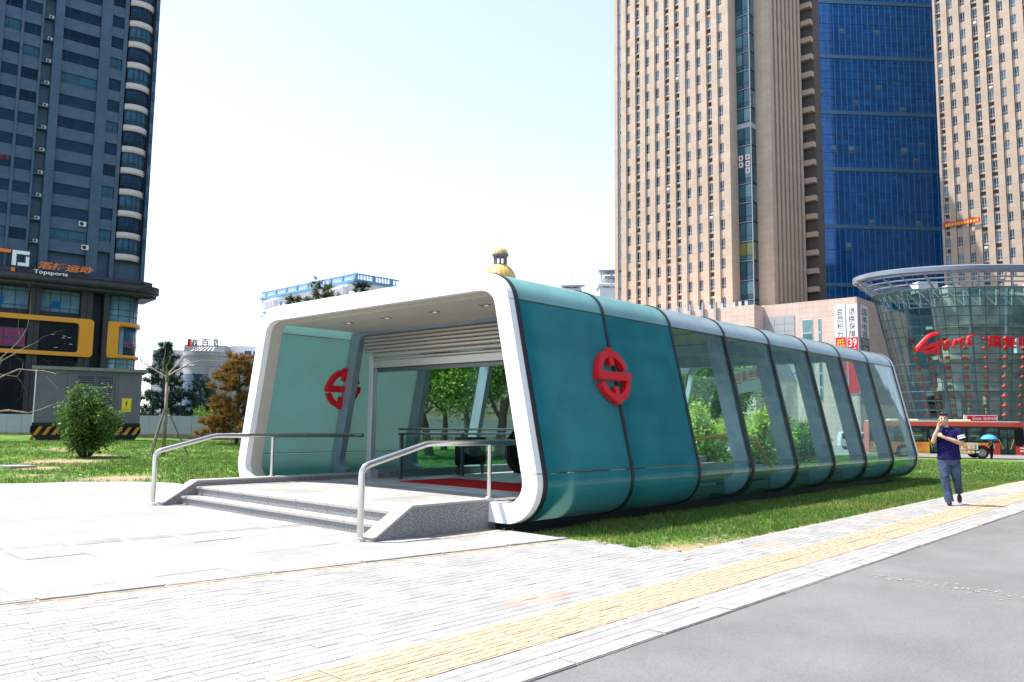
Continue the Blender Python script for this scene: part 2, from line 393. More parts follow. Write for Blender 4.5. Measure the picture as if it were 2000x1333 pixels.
# worn paint flecks across the road
b = MB()
for i in range(150):
    t = random.random(); q = on(2, 0, 1700+300*t, 1120+46*t+random.gauss(0, 4)); s_ = random.uniform(.006, .022)
    an = random.random()*6.3
    b.add([(q.x+s_*math.cos(an+k*PI/2)*random.uniform(.4, 1.4), q.y+s_*math.sin(an+k*PI/2)*random.uniform(.4, 1.4), -.008+hz(q.x, q.y)) for k in range(4)], [(0,1,2,3)])
stuff(b.obj('paint_flecks', ['fleck'], road))

# ---- pavement: bed, kerb stones, pavers, tactile strip
pave = sheet('pavement', -6, 90, 3.12, 4.97, -.0065, 'paver_bed', 60, 1)
b = MB(); b.add([(-6,4.965,-.0065),(8.18,4.965,-.0065),(8.18,7.9,-.0065),(-6,9,-.0065)], [(0,1,2,3)]); b.obj('paver_bed', 'paver_bed', pave)
for i in range(48):
    x = -3+i*1.0; o = bx('kerb_stone', pave, 'kerb_stone', x+.006, x+.994, 3.121, 3.268, -.13, .002+random.uniform(-.003, .003), .006); o.location.z += hz(x+.5, 3.2); o.rotation_euler.z = random.gauss(0, .005); o.location.y += random.gauss(0, .004)
PINK = [(5.24, 4.51), (9.5, 4.43), (13.85, 4.47)]
def is_pink(x, y):
    return any(abs(x-a)/.42+abs(y-c)/.24 < 1 for a, c in PINK)
PV = {}
def paver_mesh(mi, L, W=.1):
    k = (mi, round(L, 3), round(W, 3))
    if k not in PV:
        b = MB(); e = .004; x, y = L/2-.002, W/2-.002
        vs = [(-x,-y,-.05),(x,-y,-.05),(x,y,-.05),(-x,y,-.05),(-x,-y,-e),(x,-y,-e),(x,y,-e),(-x,y,-e),(-x+e,-y+e,0),(x-e,-y+e,0),(x-e,y-e,0),(-x+e,y-e,0)]
        fs = [(i, (i+1) % 4, (i+1) % 4+4, i+4) for i in range(4)]+[(i+4, (i+1) % 4+4, (i+1) % 4+8, i+8) for i in range(4)]+[(8,9,10,11)]
        b.add(vs, fs); PV[k] = (b.mesh('paver', 'paver%d' % mi, fix=False), vs, fs)
    return PV[k]
pl_ = []
rows = [3.32, 3.42, 3.52]+[4.17+.1*k for k in range(37)]
for r, y in enumerate(rows):
    x = -3+(r % 2)*.1+(.03*math.sin(r*2.3)); xe = 42 if y < 4.93 else 8.16+.1*math.sin(r*1.7)
    while x < xe:
        L = .2
        if y < yplaza(x)-.15:
            pl_.append((x+L/2, y, 4 if is_pink(x+L/2, y) else random.choice((0, 0, 1, 1, 2, 3))))
        x += L
def inframe(x, y, z=0, mg=40):
    p = project((x, y, z)); return p is not None and -mg < p[0] < 2000+mg and p[1] < 1333+mg
def split_near(items, n=300):
    vis = [(project((i[0], i[1], 0))[2], i) for i in items if inframe(i[0], i[1])]
    vis.sort(key=lambda t: t[0]); near = [i for _, i in vis[:n]]; ns = set(map(id, near))
    return near, [i for i in items if id(i) not in ns]
def joggle(): return Matrix.Rotation(random.gauss(0, .006), 4, 'X') @ Matrix.Rotation(random.gauss(0, .003), 4, 'Y') @ Matrix.Rotation(random.gauss(0, .006), 4, 'Z')
near, rest = split_near(pl_, 296)
for x, y, mi in near:
    o = link('paver', paver_mesh(mi, .2)[0], pave, (x, y, random.gauss(0, .0010))); o.rotation_euler = joggle().to_euler()
b = MB()
for x, y, mi in rest:
    _, vs, fs = paver_mesh(mi, .2); b.add(vs, fs, mi, Matrix.Translation((x, y, hz(x, y)+random.gauss(0, .0010))) @ joggle())
stuff(b.obj('pavers', ['paver%d' % i for i in range(5)], pave, fix=False))
TT = []
for k in range(3):
    b = MB().box(-.136, .136, -.136, .136, -.05, 0)
    for j in range(4):
        yy = -.099+j*.066; b.prism([(-.125, 0), (-.119, .0028), (.119, .0028), (.125, 0)], (yy-.016, yy+.016))
    TT.append(b.mesh('tactile_tile', 'tactile%d' % k))
for r in range(2):
    for i in range(149):
        x = 1.2+i*.276+.1*r; y = 3.71+.277*r
        o = link('tactile_tile', random.choice(TT), pave, (x, y, hz(x, y)+random.gauss(.001, .0016))); o.rotation_euler = joggle().to_euler()

# ---- entrance plaza of pale slabs
EDGE = [(-4, 24.3), (5.58, 20.7), (7.7, 19.9), (8.5, 18.6), (8.35, 15), (8.2, 14)]
def xedge(y):
    if y < 8: return 8.15
    if y < 14: return 6.6
    P = EDGE[::-1]
    for (xa, ya), (xb, yb) in zip(P, P[1:]):
        if ya <= y <= yb: return xa+(xb-xa)*(y-ya)/(yb-ya)
    return -9
b = MB(); b.add([(-6,8.2,-.004),(-4,yplaza(-4),-.004),(8.15,yplaza(8.15),-.004),(8.15,8.1,-.004),(8.2,14,-.004)]+[(x, y, -.004) for x, y in EDGE[::-1][1:]]+[(-6,25,-.004)], [tuple(range(12))][:1] if False else [tuple(range(5+len(EDGE)-1+1))])
plaza = struct(b.obj('plaza', 'paver_bed'))
sl_ = []
for i in range(-7, 15):
    for j in range(0, 31):
        x0 = -.2+i*.6; y0 = 6.35+j*.6; cx, cy = x0+.3, y0+.3
        pts = [(x0+.003, y0+.003), (x0+.597, y0+.003), (x0+.597, y0+.597), (x0+.003, y0+.597)]
        # clip against the front line and the lawn edge
        pts = [(x, max(y, yplaza(x)+.108)) for x, y in pts]
        if pts[2][1]-pts[1][1] < .05: continue
        xe = [xedge(y) for _, y in pts]; pts = [(min(x, e), y) for (x, y), e in zip(pts, xe)]
        if pts[1][0]-pts[0][0] < .03 or pts[2][0]-pts[3][0] < .03: continue
        if any(abs(y-(10.26-.035*(x-3))) < .0 for x, y in pts): continue
        sl_.append((cx, cy, pts))
near, rest = split_near(sl_, 290)
def slab(b, pts, z):
    e = .004; n = len(pts); cx = sum(p[0] for p in pts)/n; cy = sum(p[1] for p in pts)/n
    ins = [(p[0]+e*(1 if p[0] < cx else -1), p[1]+e*(1 if p[1] < cy else -1)) for p in pts]
    vs = [(x-cx, y-cy, -.05) for x, y in pts]+[(x-cx, y-cy, -e) for x, y in pts]+[(x-cx, y-cy, 0) for x, y in ins]
    fs = [(i, (i+1) % n, (i+1) % n+n, i+n) for i in range(n)]+[(i+n, (i+1) % n+n, (i+1) % n+2*n, i+2*n) for i in range(n)]+[tuple(range(2*n, 3*n))]
    return (cx, cy, z), vs, fs
for cx, cy, pts in near:
    l_, vs, fs = slab(None, pts, .008+random.gauss(0, .0018)); mi = random.choice((0, 0, 1, 1, 2))
    link('plaza_slab', MB().add(vs, fs).mesh('plaza_slab', 'slab%d' % mi, fix=False), plaza, l_)
b = MB()
for cx, cy, pts in rest:
    l_, vs, fs = slab(None, pts, .008); b.add(vs, fs, random.choice((0, 1, 2)), Matrix.Translation(l_))
stuff(b.obj('plaza_slabs', ['slab0', 'slab1', 'slab2'], plaza, fix=False))
for i in range(11):                              # narrow edging stones along the plaza front
    x = -2.6+i*.98; o = bx('edging_stone', plaza, 'kerb_stone', 0, .968, -.055, .055, -.05, .006+random.gauss(0, .003), .003)
    o.location = (x, yplaza(x)+.05, o.location.z); o.rotation_euler.z = -math.atan(.128)+random.gauss(0, .002)
# ribbed guide tiles across the plaza towards the steps
b = MB().box(-.29, .29, -.14, .14, -.02, 0)
for j in range(5): b.prism([(-.275, 0), (-.27, .0026), (.27, .0026), (.275, 0)], (-.108+.054*j-.010, -.108+.054*j+.010))
gm = b.mesh('guide_tile', 'slab1')
for i in range(7):
    x = 2.6+i*.6; link('guide_tile', gm, plaza, (x, 10.30-.11*(x-2.6), .0095))

# ---- lawn: soil, worn patches and grass
SOIL = [(8.3, 21.2, .9, .8), (9.2, 21.6, .7, .35), (10.0, 30.5, 1.5, .62), (8.2, 27, 1.0, .5), (12.5, 33.6, 1.0, .45), (8.45, 5.06, .36, .75), (8.9, 5.04, .45, .5), (8.25, 6.2, .35, .35), (9.7, 5.03, .5, .35), (8.3, 7.0, .4, .5), (7, 23.5, .8, .35), (13, 38, 1.6, .4)]
def soilness(x, y):
    s_ = 0
    for a, c, r, k in SOIL: s_ = max(s_, k*1.5*math.exp(-((x-a)**2+(y-c)**2)/(r*r)))
    if y < 9: s_ = max(s_, .42*math.exp(-abs(y-4.97)/.07))
    n = noise.noise((x*.8, y*.8, 3))*.5+noise.noise((x*2.6, y*2.6, 7))*.35
    return s_*(1+n)+.16*max(0, n)
def paved(x, y):
    if y < 4.965: return True
    if y < 8.0: return x < 8.14+.05*math.sin(y*9)+.04*noise.noise((x, y*3, 1))
    return x < xedge(y)-.02 if y <= 24.3 else x < -6
xs = list(np.arange(-6, 30, .4))+list(np.arange(30, 74, 1.6)); ys = list(np.arange(4.97, 26, .4))+list(np.arange(26, 60, 1.))+list(np.arange(60, 150, 5.))
vs = []; fs = []; cols = []
for i, x in enumerate(xs):
    for y in ys:
        pz = -.09 if paved(x, y) else 0
        under = -.12 if (8.2 < x < 24.3 and 7.4 < y < 14.6) else 0
        vs.append((x, y, hz(x, y)-.025+pz+under+.02*noise.noise((x*.5, y*.5, 0)))); cols.append(soilness(x, y))
ny = len(ys)
for i in range(len(xs)-1):
    for j in range(ny-1): fs.append((i*ny+j, (i+1)*ny+j, (i+1)*ny+j+1, i*ny+j+1))
lm = bpy.data.meshes.new('lawn'); lm.from_pydata(vs, [], fs)
at = lm.attributes.new('soil', 'FLOAT', 'POINT'); at.data.foreach_set('value', cols)
lm.polygons.foreach_set('use_smooth', [True]*len(fs))
mt = M('lawn_soil', (.40,.32,.20), .95, .1); n = mt.node_tree; L = n.links.new; b_ = n.nodes['Principled BSDF']
aa = nn(n, 'ShaderNodeAttribute', attribute_name='soil'); tc = nn(n, 'ShaderNodeTexCoord')
n1 = nn(n, 'ShaderNodeTexNoise'); n1.inputs['Scale'].default_value = 3.5; n1.inputs['Detail'].default_value = 8; L(tc.outputs['Object'], n1.inputs[0])
n2 = nn(n, 'ShaderNodeTexNoise'); n2.inputs['Scale'].default_value = .55; n2.inputs['Detail'].default_value = 5; L(tc.outputs['Object'], n2.inputs[0])
gr = nn(n, 'ShaderNodeMix', data_type='RGBA'); gr.inputs[6].default_value = (.040,.105,.014,1); gr.inputs[7].default_value = (.115,.19,.030,1)
r2 = nn(n, 'ShaderNodeMapRange'); r2.inputs['From Min'].default_value = .38; r2.inputs['From Max'].default_value = .62; L(n2.outputs['Fac'], r2.inputs[0]); L(r2.outputs[0], gr.inputs[0])
ad = nn(n, 'ShaderNodeMath', operation='ADD'); L(aa.outputs['Fac'], ad.inputs[0])
m2 = nn(n, 'ShaderNodeMath', operation='MULTIPLY'); L(n1.outputs['Fac'], m2.inputs[0]); m2.inputs[1].default_value = .55; L(m2.outputs[0], ad.inputs[1])
r3 = nn(n, 'ShaderNodeMapRange'); r3.inputs['From Min'].default_value = .50; r3.inputs['From Max'].default_value = .85; L(ad.outputs[0], r3.inputs[0])
sc = nn(n, 'ShaderNodeMix', data_type='RGBA'); L(r3.outputs[0], sc.inputs[0]); L(gr.outputs[2], sc.inputs[6]); sc.inputs[7].default_value = (.27,.205,.13,1); L(sc.outputs[2], b_.inputs['Base Color'])
lm.materials.append(mt); lawn = struct(link('lawn', lm))
def grass(name, n, x0, x1, y0, y1, h, wd, blades=4, dens=None, dry=0.):
    """real blades of grass standing on the lawn, thinner where the soil shows"""
    rng = np.random.default_rng(hash((x0, y0)) % 1000); V = []; F = []; MI = []; k = 0
    for _ in range(n):
        x = x0+(x1-x0)*rng.random(); y = y0+(y1-y0)*rng.random()
        if paved(x, y) or (8.2 < x < 24.5 and 7.35 < y < 14.6): continue
        p = project((x, y, 0))
        if p is None or p[0] < -120 or p[0] > 2120: continue
        s_ = soilness(x, y)
        if rng.random() < s_*1.25: continue
        z = hz(x, y)-.03; hh = h*(1-.5*min(1, s_))*(.75+.5*noise.noise((x*.9, y*.9, 5)))
        d = 1 if rng.random() < dry+.5*s_+.55*max(0, noise.noise((x*.45, y*.45, 9)))+.3*max(0, noise.noise((x*1.7, y*1.7, 4))) else 0
        for _b in range(blades):
            a = rng.random()*6.283; l = hh*(.5+rng.random()*.9); le = l*(.2+.5*rng.random()); ox, oy = rng.normal(0, wd*2.5, 2)
            ca, sa = math.cos(a), math.sin(a); px, py = -sa*wd, ca*wd
            V += [(x+ox-px, y+oy-py, z), (x+ox+px, y+oy+py, z), (x+ox+ca*le, y+oy+sa*le, z+l)]; F.append((k, k+1, k+2)); MI.append(d); k += 3
    me = bpy.data.meshes.new(name); me.from_pydata(V, [], F); me.materials.append(MATS['grass_blade']); me.materials.append(MATS['grass_dry'])
    me.polygons.foreach_set('material_index', MI); o = link(name, me); stuff(o); o['label'] = {'a': 'short green grass along the pavement beside the glass entrance', 'b': 'green lawn with bare patches left of the steps', 'c': 'green lawn sloping down to the street with the bus', 'd': 'green lawn behind the glass entrance'}[name[-1]]; o['category'] = 'grass'; o.name = 'grass'; return o
grass('grass_a', 42000, 8.0, 30, 4.98, 8.3, .072, .0042, 5, dry=.10)
grass('grass_b', 34000, 3, 30, 18, 47, .11, .010, 4, dry=.08)
grass('grass_c', 26000, 24, 68, 5, 30, .10, .014, 4, dry=.05)
grass('grass_d', 12000, 9, 40, 14, 30, .10, .012, 4, dry=.05)

sb_ = on(2, 0, 28, 913); q = MB().prism([(-.5, -.05), (.5, -.05), (.48, .055), (-.49, .05)], (-.35, .35)).obj('concrete_slab', 'kerb_stone'); q.location = (sb_.x, sb_.y, 0); q.rotation_euler = (.02, .03, .5); tag(q, 'broken pale concrete slab lying on the lawn at the left', 'slab')
for i in range(16):                              # scraps of litter and dry leaves along the lawn edge and paving
    px_, py_ = random.choice([(random.uniform(20, 300), random.uniform(905, 942)), (random.uniform(1150, 1500), random.uniform(1045, 1085))]); g_ = on(2, 0, px_, py_)
    s_ = random.uniform(.02, .05); o = MB().add([(-s_, -s_*.6, .0), (s_, -s_*.5, .012), (s_*.8, s_*.6, .004), (-s_*.7, s_*.7, .016)], [(0, 1, 2), (0, 2, 3)]).obj('paper_scrap', random.choice(['white_cloth', 'kerb_stone', 'hoarding_base'])); o.location = (g_.x, g_.y, .012); o.rotation_euler.z = random.random()*6; tag(o, 'small scrap of litter lying at the lawn edge', 'litter', 'scraps of litter along the lawn edge')
# ================================================================== GLASS STATION ENTRANCE
YC = 10.97; X0 = 8.15; XS = [8.36+2.028*k for k in range(9)]      # seam positions; the first two bays are opaque
def bez(p0, p1, p2, p3, n):
    r = []
    for i in range(n+1):
        t = i/n; r.append(tuple((1-t)**3*a+3*t*(1-t)**2*b_+3*t*t*(1-t)*c+t**3*d for a, b_, c, d in zip(p0, p1, p2, p3)))
    return r
FOOT = [(3.02, .09), (3.36, .09)]
LOW = bez((3.36, .09), (3.70, .09), (4.01, .39), (3.92, .79), 14)
WALL = [(3.92, .79), (3.37, 3.22)]
UPP = bez((3.37, 3.22), (3.305, 3.51), (3.04, 3.66), (2.74, 3.66), 12)
ROOF = [(2.74, 3.66), (0, 3.66)]
def offs(path, d):
    n = len(path); o = []
    for i, p in enumerate(path):
        a = path[max(0, i-1)]; b = path[min(n-1, i+1)]; tx, tz = b[0]-a[0], b[1]-a[1]; l = math.hypot(tx, tz) or 1
        o.append((p[0]-tz/l*d, p[1]+tx/l*d))
    return o
def trimmed(path, a, b):
    """drop a metres from the start and b metres from the end of a path"""
    path = list(path)
    for rev, cut in ((0, a), (1, b)):
        if rev: path = path[::-1]
        while cut > 0 and len(path) > 2 and math.dist(path[0], path[1]) <= cut: cut -= math.dist(path[0], path[1]); path.pop(0)
        l = math.dist(path[0], path[1])
        if cut > 0: path[0] = tuple(p+(q-p)*cut/l for p, q in zip(path[0], path[1]))
        if rev: path = path[::-1]
    return path
def strip(mb, path, d0, d1, x0, x1, side, mi=0):
    """a band following the profile between depths d0 (outer) and d1 (inner), from x0 to x1; side -1 = right, +1 = left"""
    A = offs(path, d0); B = offs(path, d1); n = len(path); vs = []
    for x in (x0, x1):
        for P in (A, B): vs += [(x, YC+side*p[0], p[1]) for p in P]
    fs = []
    for i in range(n-1):
        fs += [(i, i+1, 2*n+i+1, 2*n+i), (n+i, 3*n+i, 3*n+i+1, n+i+1), (i, n+i, n+i+1, i+1), (2*n+i, 2*n+i+1, 3*n+i+1, 3*n+i)]
    fs += [(0, 2*n, 3*n, n), (n-1, 2*n-1, 4*n-1, 3*n-1)]
    return mb.add(vs, fs, mi)
st = thing('metro_entrance', 'long teal glass metro entrance with white portal frame and red round emblems', 'metro entrance', (0, 0, 0))
def sobj(name, mb, mat, parent=st, smooth=True):
    return mb.obj(name, mat, parent, smooth)
FULLP = FOOT+LOW[1:]+WALL[1:]+UPP[1:]+ROOF[1:]
# white portal frame: one casting per joint, dark gap between
for sd in (-1, 1):
    for nm, P in (('foot', FOOT), ('low', LOW), ('wall', WALL), ('upp', UPP), ('roof', ROOF)):
        if nm == 'foot' and sd > 0: pass
        b = MB(); strip(b, trimmed(P, .006, .006), 0, .27, X0, X0+.12, sd); sobj('frame_panel', b, 'white_panel')
    b = MB(); strip(b, FULLP, .012, .258, X0+.02, X0+.1, sd); sobj('joint_backing', b, 'black_gasket')
    b = MB(); strip(b, FULLP, .055, .268, X0+.12, X0+.36, sd); sobj('frame_reveal', b, 'soffit')
    b = MB(); strip(b, FULLP, -.014, .05, X0+.12, XS[0]-.005, sd); sobj('edge_gasket', b, 'black_gasket')
# seams, ribs, panels
for k, x in enumerate(XS):
    for sd in (-1, 1):
        if k:
            b = MB(); strip(b, FULLP, -.016, .05, x-.034, x+.034, sd); sobj('seam_gasket', b, 'black_gasket')
    if 0 < k < 8:
        b = MB()
        for sd in (-1, 1): strip(b, trimmed(FULLP, .36, 0), .06, .36, x-.075, x+.075, sd)
        sobj('rib', b, 'rib_steel')
b = MB()
for sd in (-1, 1): strip(b, FULLP, -.02, .22, XS[8]-.03, XS[8]+.10, sd)
sobj('end_frame', b, 'alu')
for k in range(8):
    x0, x1 = XS[k]+(.0 if k == 0 else .034), XS[k+1]-.034
    op = k < 2
    for sd in (-1, 1):
        for nm, P, mo, mg in (('lower_curve', FOOT+LOW[1:], 'teal_film', 'shelter_glass_dark'), ('wall_panel', WALL, 'teal_film', 'shelter_glass'), ('upper_curve', UPP, 'teal_curve_skylit', 'roof_cover')):
            b = MB(); strip(b, trimmed(P, .007, .007), 0, .028, x0, x1, sd); sobj(nm, b, mo if op else mg)
        for P in (LOW, WALL):
            b = MB(); e = P[-1]; i0 = [e, (e[0]+.0, e[1]+.012)] if P is LOW else [e, (e[0]-.003, e[1]+.012)]
            strip(b, i0, -.004, .034, x0, x1, sd); sobj('seam_line', b, 'seam')
    b = MB().box(x0, x1, YC-2.733, YC+2.733, 3.60, 3.66); sobj('roof_panel', b, 'teal_curve_skylit' if op else 'roof_cover')
# soffit, downlights, shutter, jamb
b = MB().box(X0+.36, 10.44, YC-3.06, YC+3.06, 3.36, 3.40); sobj('soffit', b, 'soffit')
b = MB().box(10.75, 16.3, YC-2.75, YC+2.75, 3.33, 3.37); sobj('ceiling', b, 'soffit')
for y in (12.69, 11.52, 10.22, 8.99):
    b = MB().lathe([(.075, 0), (.11, 0), (.11, -.012), (.075, -.012), (.06, .03), (.001, .03)], 20, c=(9.08, y, 3.358)); d = b.obj('downlight', 'steel', st, True)
    MB().lathe([(.001, 0), (.058, 0)], 16, c=(9.08, y, 3.36)).obj('lamp', 'lamp_glass', d)
for i in range(6):
    z1 = 3.36-i*.075; b = MB().prism([(0, z1-.069), (-.02, z1-.05), (-.02, z1-.018), (0, z1)], (0, 1))
    b = MB(); pts = [(10.40, z1-.069), (10.372, z1-.052), (10.372, z1-.017), (10.40, z1), (10.44, z1), (10.44, z1-.069)]
    b.prism(pts, (YC-2.9, YC+2.9)); sobj('shutter_slat', b, 'shutter', smooth=False)
b = MB().box(10.50, 10.86, YC-2.75, YC+2.75, 2.93, 3.33); sobj('shutter_box', b, 'dark_steel')
b = MB().tube([(10.44, YC-2.75, 2.87), (10.44, YC+2.75, 2.87)], .045, 12); b.tube([(10.47, YC-2.75, 2.78), (10.47, YC+2.75, 2.78)], .03, 10); sobj('roller_tube', b, 'shutter')
b = MB().box(10.45, 10.52, YC-2.75, YC+2.75, 2.60, 2.74); sobj('bottom_bar', b, 'shutter')
b = MB().box(10.56, 10.70, YC-2.75, YC+2.75, 2.52, 2.66); sobj('door_lintel', b, 'dark_steel')
for sd in (-1, 1):
    b = MB().box(10.42, 10.54, YC+sd*2.70-.07, YC+sd*2.70+.07, .30, 2.93); b.box(10.40, 10.42, YC+sd*2.70-.03, YC+sd*2.70+.03, .30, 2.93); sobj('shutter_jamb', b, 'alu', smooth=False)
# closed glass end
b = MB(); pr = [(YC-p[0], p[1]) for p in offs(FULLP, .2)]; pr = pr+[(YC+p[0], p[1]) for p in offs(FULLP, .2)[::-1]][1:]
b.add([(XS[8]+.03, y, z) for y, z in pr]+[(XS[8]+.06, y, z) for y, z in pr], [tuple(range(len(pr))), tuple(range(2*len(pr)-1, len(pr)-1, -1))]); sobj('end_glass', b, 'shelter_glass', smooth=False)
# red round emblems: a broken ring, a bar across it and two stubs
def emblem(parent, x, sd, flip):
    R, wd, d = .42, .118, .10; b = MB()
    def arc(a0, a1, n=16):
        P = [(R*math.cos(math.radians(a0+(a1-a0)*i/n)), R*math.sin(math.radians(a0+(a1-a0)*i/n))) for i in range(n+1)]
        Q = [(x_*(R-wd)/R, y_*(R-wd)/R) for x_, y_ in P]; q = len(b.v); n1 = n+1
        vs = [(p[0], 0, p[1]) for p in P]+[(p[0], 0, p[1]) for p in Q]+[(p[0], d, p[1]) for p in P]+[(p[0], d, p[1]) for p in Q]; fs = []
        for i in range(n): fs += [(i, i+1, n1+i+1, n1+i), (2*n1+i, 3*n1+i, 3*n1+i+1, 2*n1+i+1), (i, 2*n1+i, 2*n1+i+1, i+1), (n1+i, n1+i+1, 3*n1+i+1, 3*n1+i)]
        fs += [(0, n1, 3*n1, 2*n1), (n, 2*n1+n, 3*n1+n, n1+n)]; b.add(vs, fs)
    arc(18, 180); arc(198, 360)
    b.box(-R-.02, R+.02, -.012, d, -.075, .062); b.box(-.06, .06, .004, d-.004, .165, R-.02); b.box(-.06, .06, .004, d-.004, -R+.02, -.17)
    b.prism([(-.085, R-.02), (.085, R-.02), (.05, R+.035), (-.05, R+.035)], (.002, d-.002)); b.prism([(-.05, -R-.035), (.05, -R-.035), (.085, -R+.02), (-.085, -R+.02)], (.002, d-.002))
    me = b.mesh('emblem', 'red_emblem'); q = bmesh.new(); q.from_mesh(me); bmesh.ops.bevel(q, geom=[e for e in q.edges if e.calc_face_angle(0) > .6], offset=.008, segments=2, affect='EDGES'); q.to_mesh(me); q.free()
    o = link('emblem', me, parent); t = (2.20-.79)/2.43; s_ = 3.92-.55*t; lean = math.atan2(.55, 2.43)
    if sd < 0:
        o.matrix_world = Matrix.Translation((x, YC-s_-.115, 2.22)) @ Matrix.Rotation(-lean, 4, 'X')
    else:
        o.matrix_world = Matrix.Translation((x, YC+s_-.135, 2.16)) @ Matrix.Rotation(lean, 4, 'X')
    return o
emblem(st, 10.235, -1, False); emblem(st, 10.29, 1, False)

# ---- granite platform, steps and cheek walls
pf = thing('granite_platform', 'grey granite platform with two steps and sloping side walls', 'platform', (0, 0, 0))
YR, YL = 8.18, 13.74
MB().box(6.77, 24.3, YR, YL, -.2, .26).obj('platform_core', 'granite', pf)
MB().box(8.30, 24.3, 7.62, 14.32, -.2, .085).obj('shade_block', 'black_gasket', pf)  # black block painted in as the shadow under the glass walls
for i in range(7):                                # front row risers, stone by stone
    y0 = YR+i*(YL-YR)/7; y1 = y0+(YL-YR)/7
    bx('riser_stone', pf, 'granite', 6.745, 6.80, y0+.003, y1-.003, .15, .262)
    bx('riser_stone', pf, 'granite', 6.475, 6.53, y0+.003, y1-.003, -.1, .112)
    bx('tread_stone', pf, 'granite_light', 6.455, 6.744, y0+.003, y1-.003, .113, .15, .004)
    bx('nosing_stone', pf, 'granite_light', 6.725, 7.10, y0+.003, y1-.003, .263, .30, .004)
for i in range(11):
    for j in range(7):
        x0 = 7.10+i*.8; y0 = YR+j*(YL-YR)/7
        if x0 < 15: bx('floor_slab', pf, 'slab%d' % random.choice((0, 1, 2)) if x0 < 9 else 'floor_stone', x0+.002, x0+.798, y0+.002, y0+(YL-YR)/7-.002, .262, .299+random.gauss(0, .0005))
for sd, ya in ((0, 7.93), (1, 13.742)):
    yb = ya+.245
    b = MB().prism([(6.18, -.1), (8.9 if sd == 0 else 10.45, -.1), (8.9 if sd == 0 else 10.45, .37), (6.76, .37), (6.22, .035), (6.18, .02)], (ya, yb)); b.obj('cheek_wall', 'granite', pf)
    xe = 8.16 if sd == 0 else 10.45
    b = MB().prism([(6.17, .02), (6.76, .374), (xe, .374), (xe, .405), (6.75, .405), (6.16, .05)], (ya-.008, yb+.008)); b.obj('coping', 'granite_light', pf)
b = MB().box(10.5, 24.2, 13.45, 13.74, .30, .46); b.box(10.5, 24.2, 8.2, 8.45, .30, .46); b.obj('inner_kerb', 'granite', pf)

# ---- stainless handrails
def rail(y, xend, label):
    t = thing('handrail', label, 'handrail', (6.05, y, 0), 0, 'tubular steel handrails beside the entrance steps')
    P = [(0, 0, .06), (0, 0, .82)]+[tuple(Vector((0, 0, .82)).lerp(Vector((0, 0, .90)), s_)+Vector((.035*s_*s_, 0, 0))) for s_ in (.5, 1)]+[(.09, 0, .93), (1.02, 0, 1.17), (1.10, 0, 1.182), (xend-6.05, 0, 1.182)]
    MB().tube(P, .041, 16).obj('rail', 'steel', t, True)
    MB().tube([(2.24, 0, .42), (2.24, 0, 1.16)], .031, 14).obj('post', 'steel', t, True)
    MB().lathe([(.001, .012), (.06, .012), (.066, .006), (.066, 0)], 18, c=(2.24, 0, .404)).obj('flange', 'steel', t, True)
    MB().lathe([(.001, .014), (.062, .014), (.07, .006), (.07, 0)], 18, c=(0, 0, .014)).obj('flange', 'steel', t, True)
rail(8.06, 10.42, 'near steel handrail rising beside the right side wall of the steps')
rail(13.88, 10.42, 'far steel handrail along the left side wall of the steps')

# ---- inside: carpet, guard rail, escalator, notice board
c = MB(); 
q = c.box(10.25, 11.65, 9.0, 12.45, .3005, .309).obj('red_carpet', 'red_carpet'); tag(q, 'red carpet lying on the platform floor inside the entrance', 'carpet')
gr = thing('guard_rail', 'glass guard rail with dark posts and double bar inside the entrance', 'guard rail', (10.7, 12.95, .3))
for i in range(6):
    bx('post', gr, 'dark_steel', i*1.75-.03, i*1.75+.03, -.03, .03, 0, .94)
for z in (1.02, .92): MB().tube([(-.1, 0, z), (9.2, 0, z)], .024, 10).obj('bar', 'steel', gr, True)
for i in range(5):
    bx('glass_panel', gr, 'guard_glass', i*1.75+.05, i*1.75+1.70, -.006, .006, .08, .86)
es = thing('escalator', 'escalator going down with black rubber handrails and round ends', 'escalator', (12.1, 9.73, .3))
for yy in (0, 1.15):
    P = [(.42*math.cos(a), .42*math.sin(a)) for a in np.linspace(-PI/2, -1.5*PI, 16)]
    P = [(2.0, -.42)]+[(p[0]+0, p[1]) for p in P]+[(1.2, .42), (8.5, -3.6)]
    b = MB(); b.tube([(x, yy, z+.62) for x, z in P], .045, 8); b.obj('handrail_belt', 'rubber', es, True)
    b = MB().prism([(2.0, -.55)]+[(x*.92, z*.92) for x, z in P[1:-2]]+[(1.15, .38), (8.3, -3.6), (8.0, -4.6)], (yy-.03, yy+.03), T=Matrix.Translation((0, 0, .62))); b.obj('balustrade', 'hazard_black', es)
b = MB()
for i in range(16): b.box(1.0+i*.4, 1.4+i*.4, .12, 1.03, -.6-i*.2, -.02-i*.2)
b.box(-.3, 1.0, .12, 1.03, -.1, .004); b.obj('step_band', 'dark_steel', es)
MB().tube([(12.9+.35*i, 8.25, .95+.16*math.sin(i*.28)+.02*i) for i in range(13)]+[(17.6, 8.25, .70), (18.0, 8.25, .45)], .04, 10).obj('yellow_rail', 'yellow_paint', es, True).location = (-12.1, -9.73, -.3)
nb = thing('notice_cabinet', 'black notice cabinet standing behind the guard rail', 'cabinet', (13.0, 13.25, .30))
bx('cabinet', nb, 'hazard_black', -.42, .42, -.08, .08, .22, .84); bx('glass', nb, 'store_dark', -.38, .38, -.09, -.082, .26, .80)
for s_ in (-.38, .38): bx('leg', nb, 'dark_steel', s_-.025, s_+.025, -.03, .03, 0, .22)
bn = thing('reflected_banner', 'slanting white banner with orange lettering standing in for a glass reflection', 'banner', (17.0, 8.95, 2.05), 0)  # a reflection on the glass, built as a banner hung inside; wording guessed
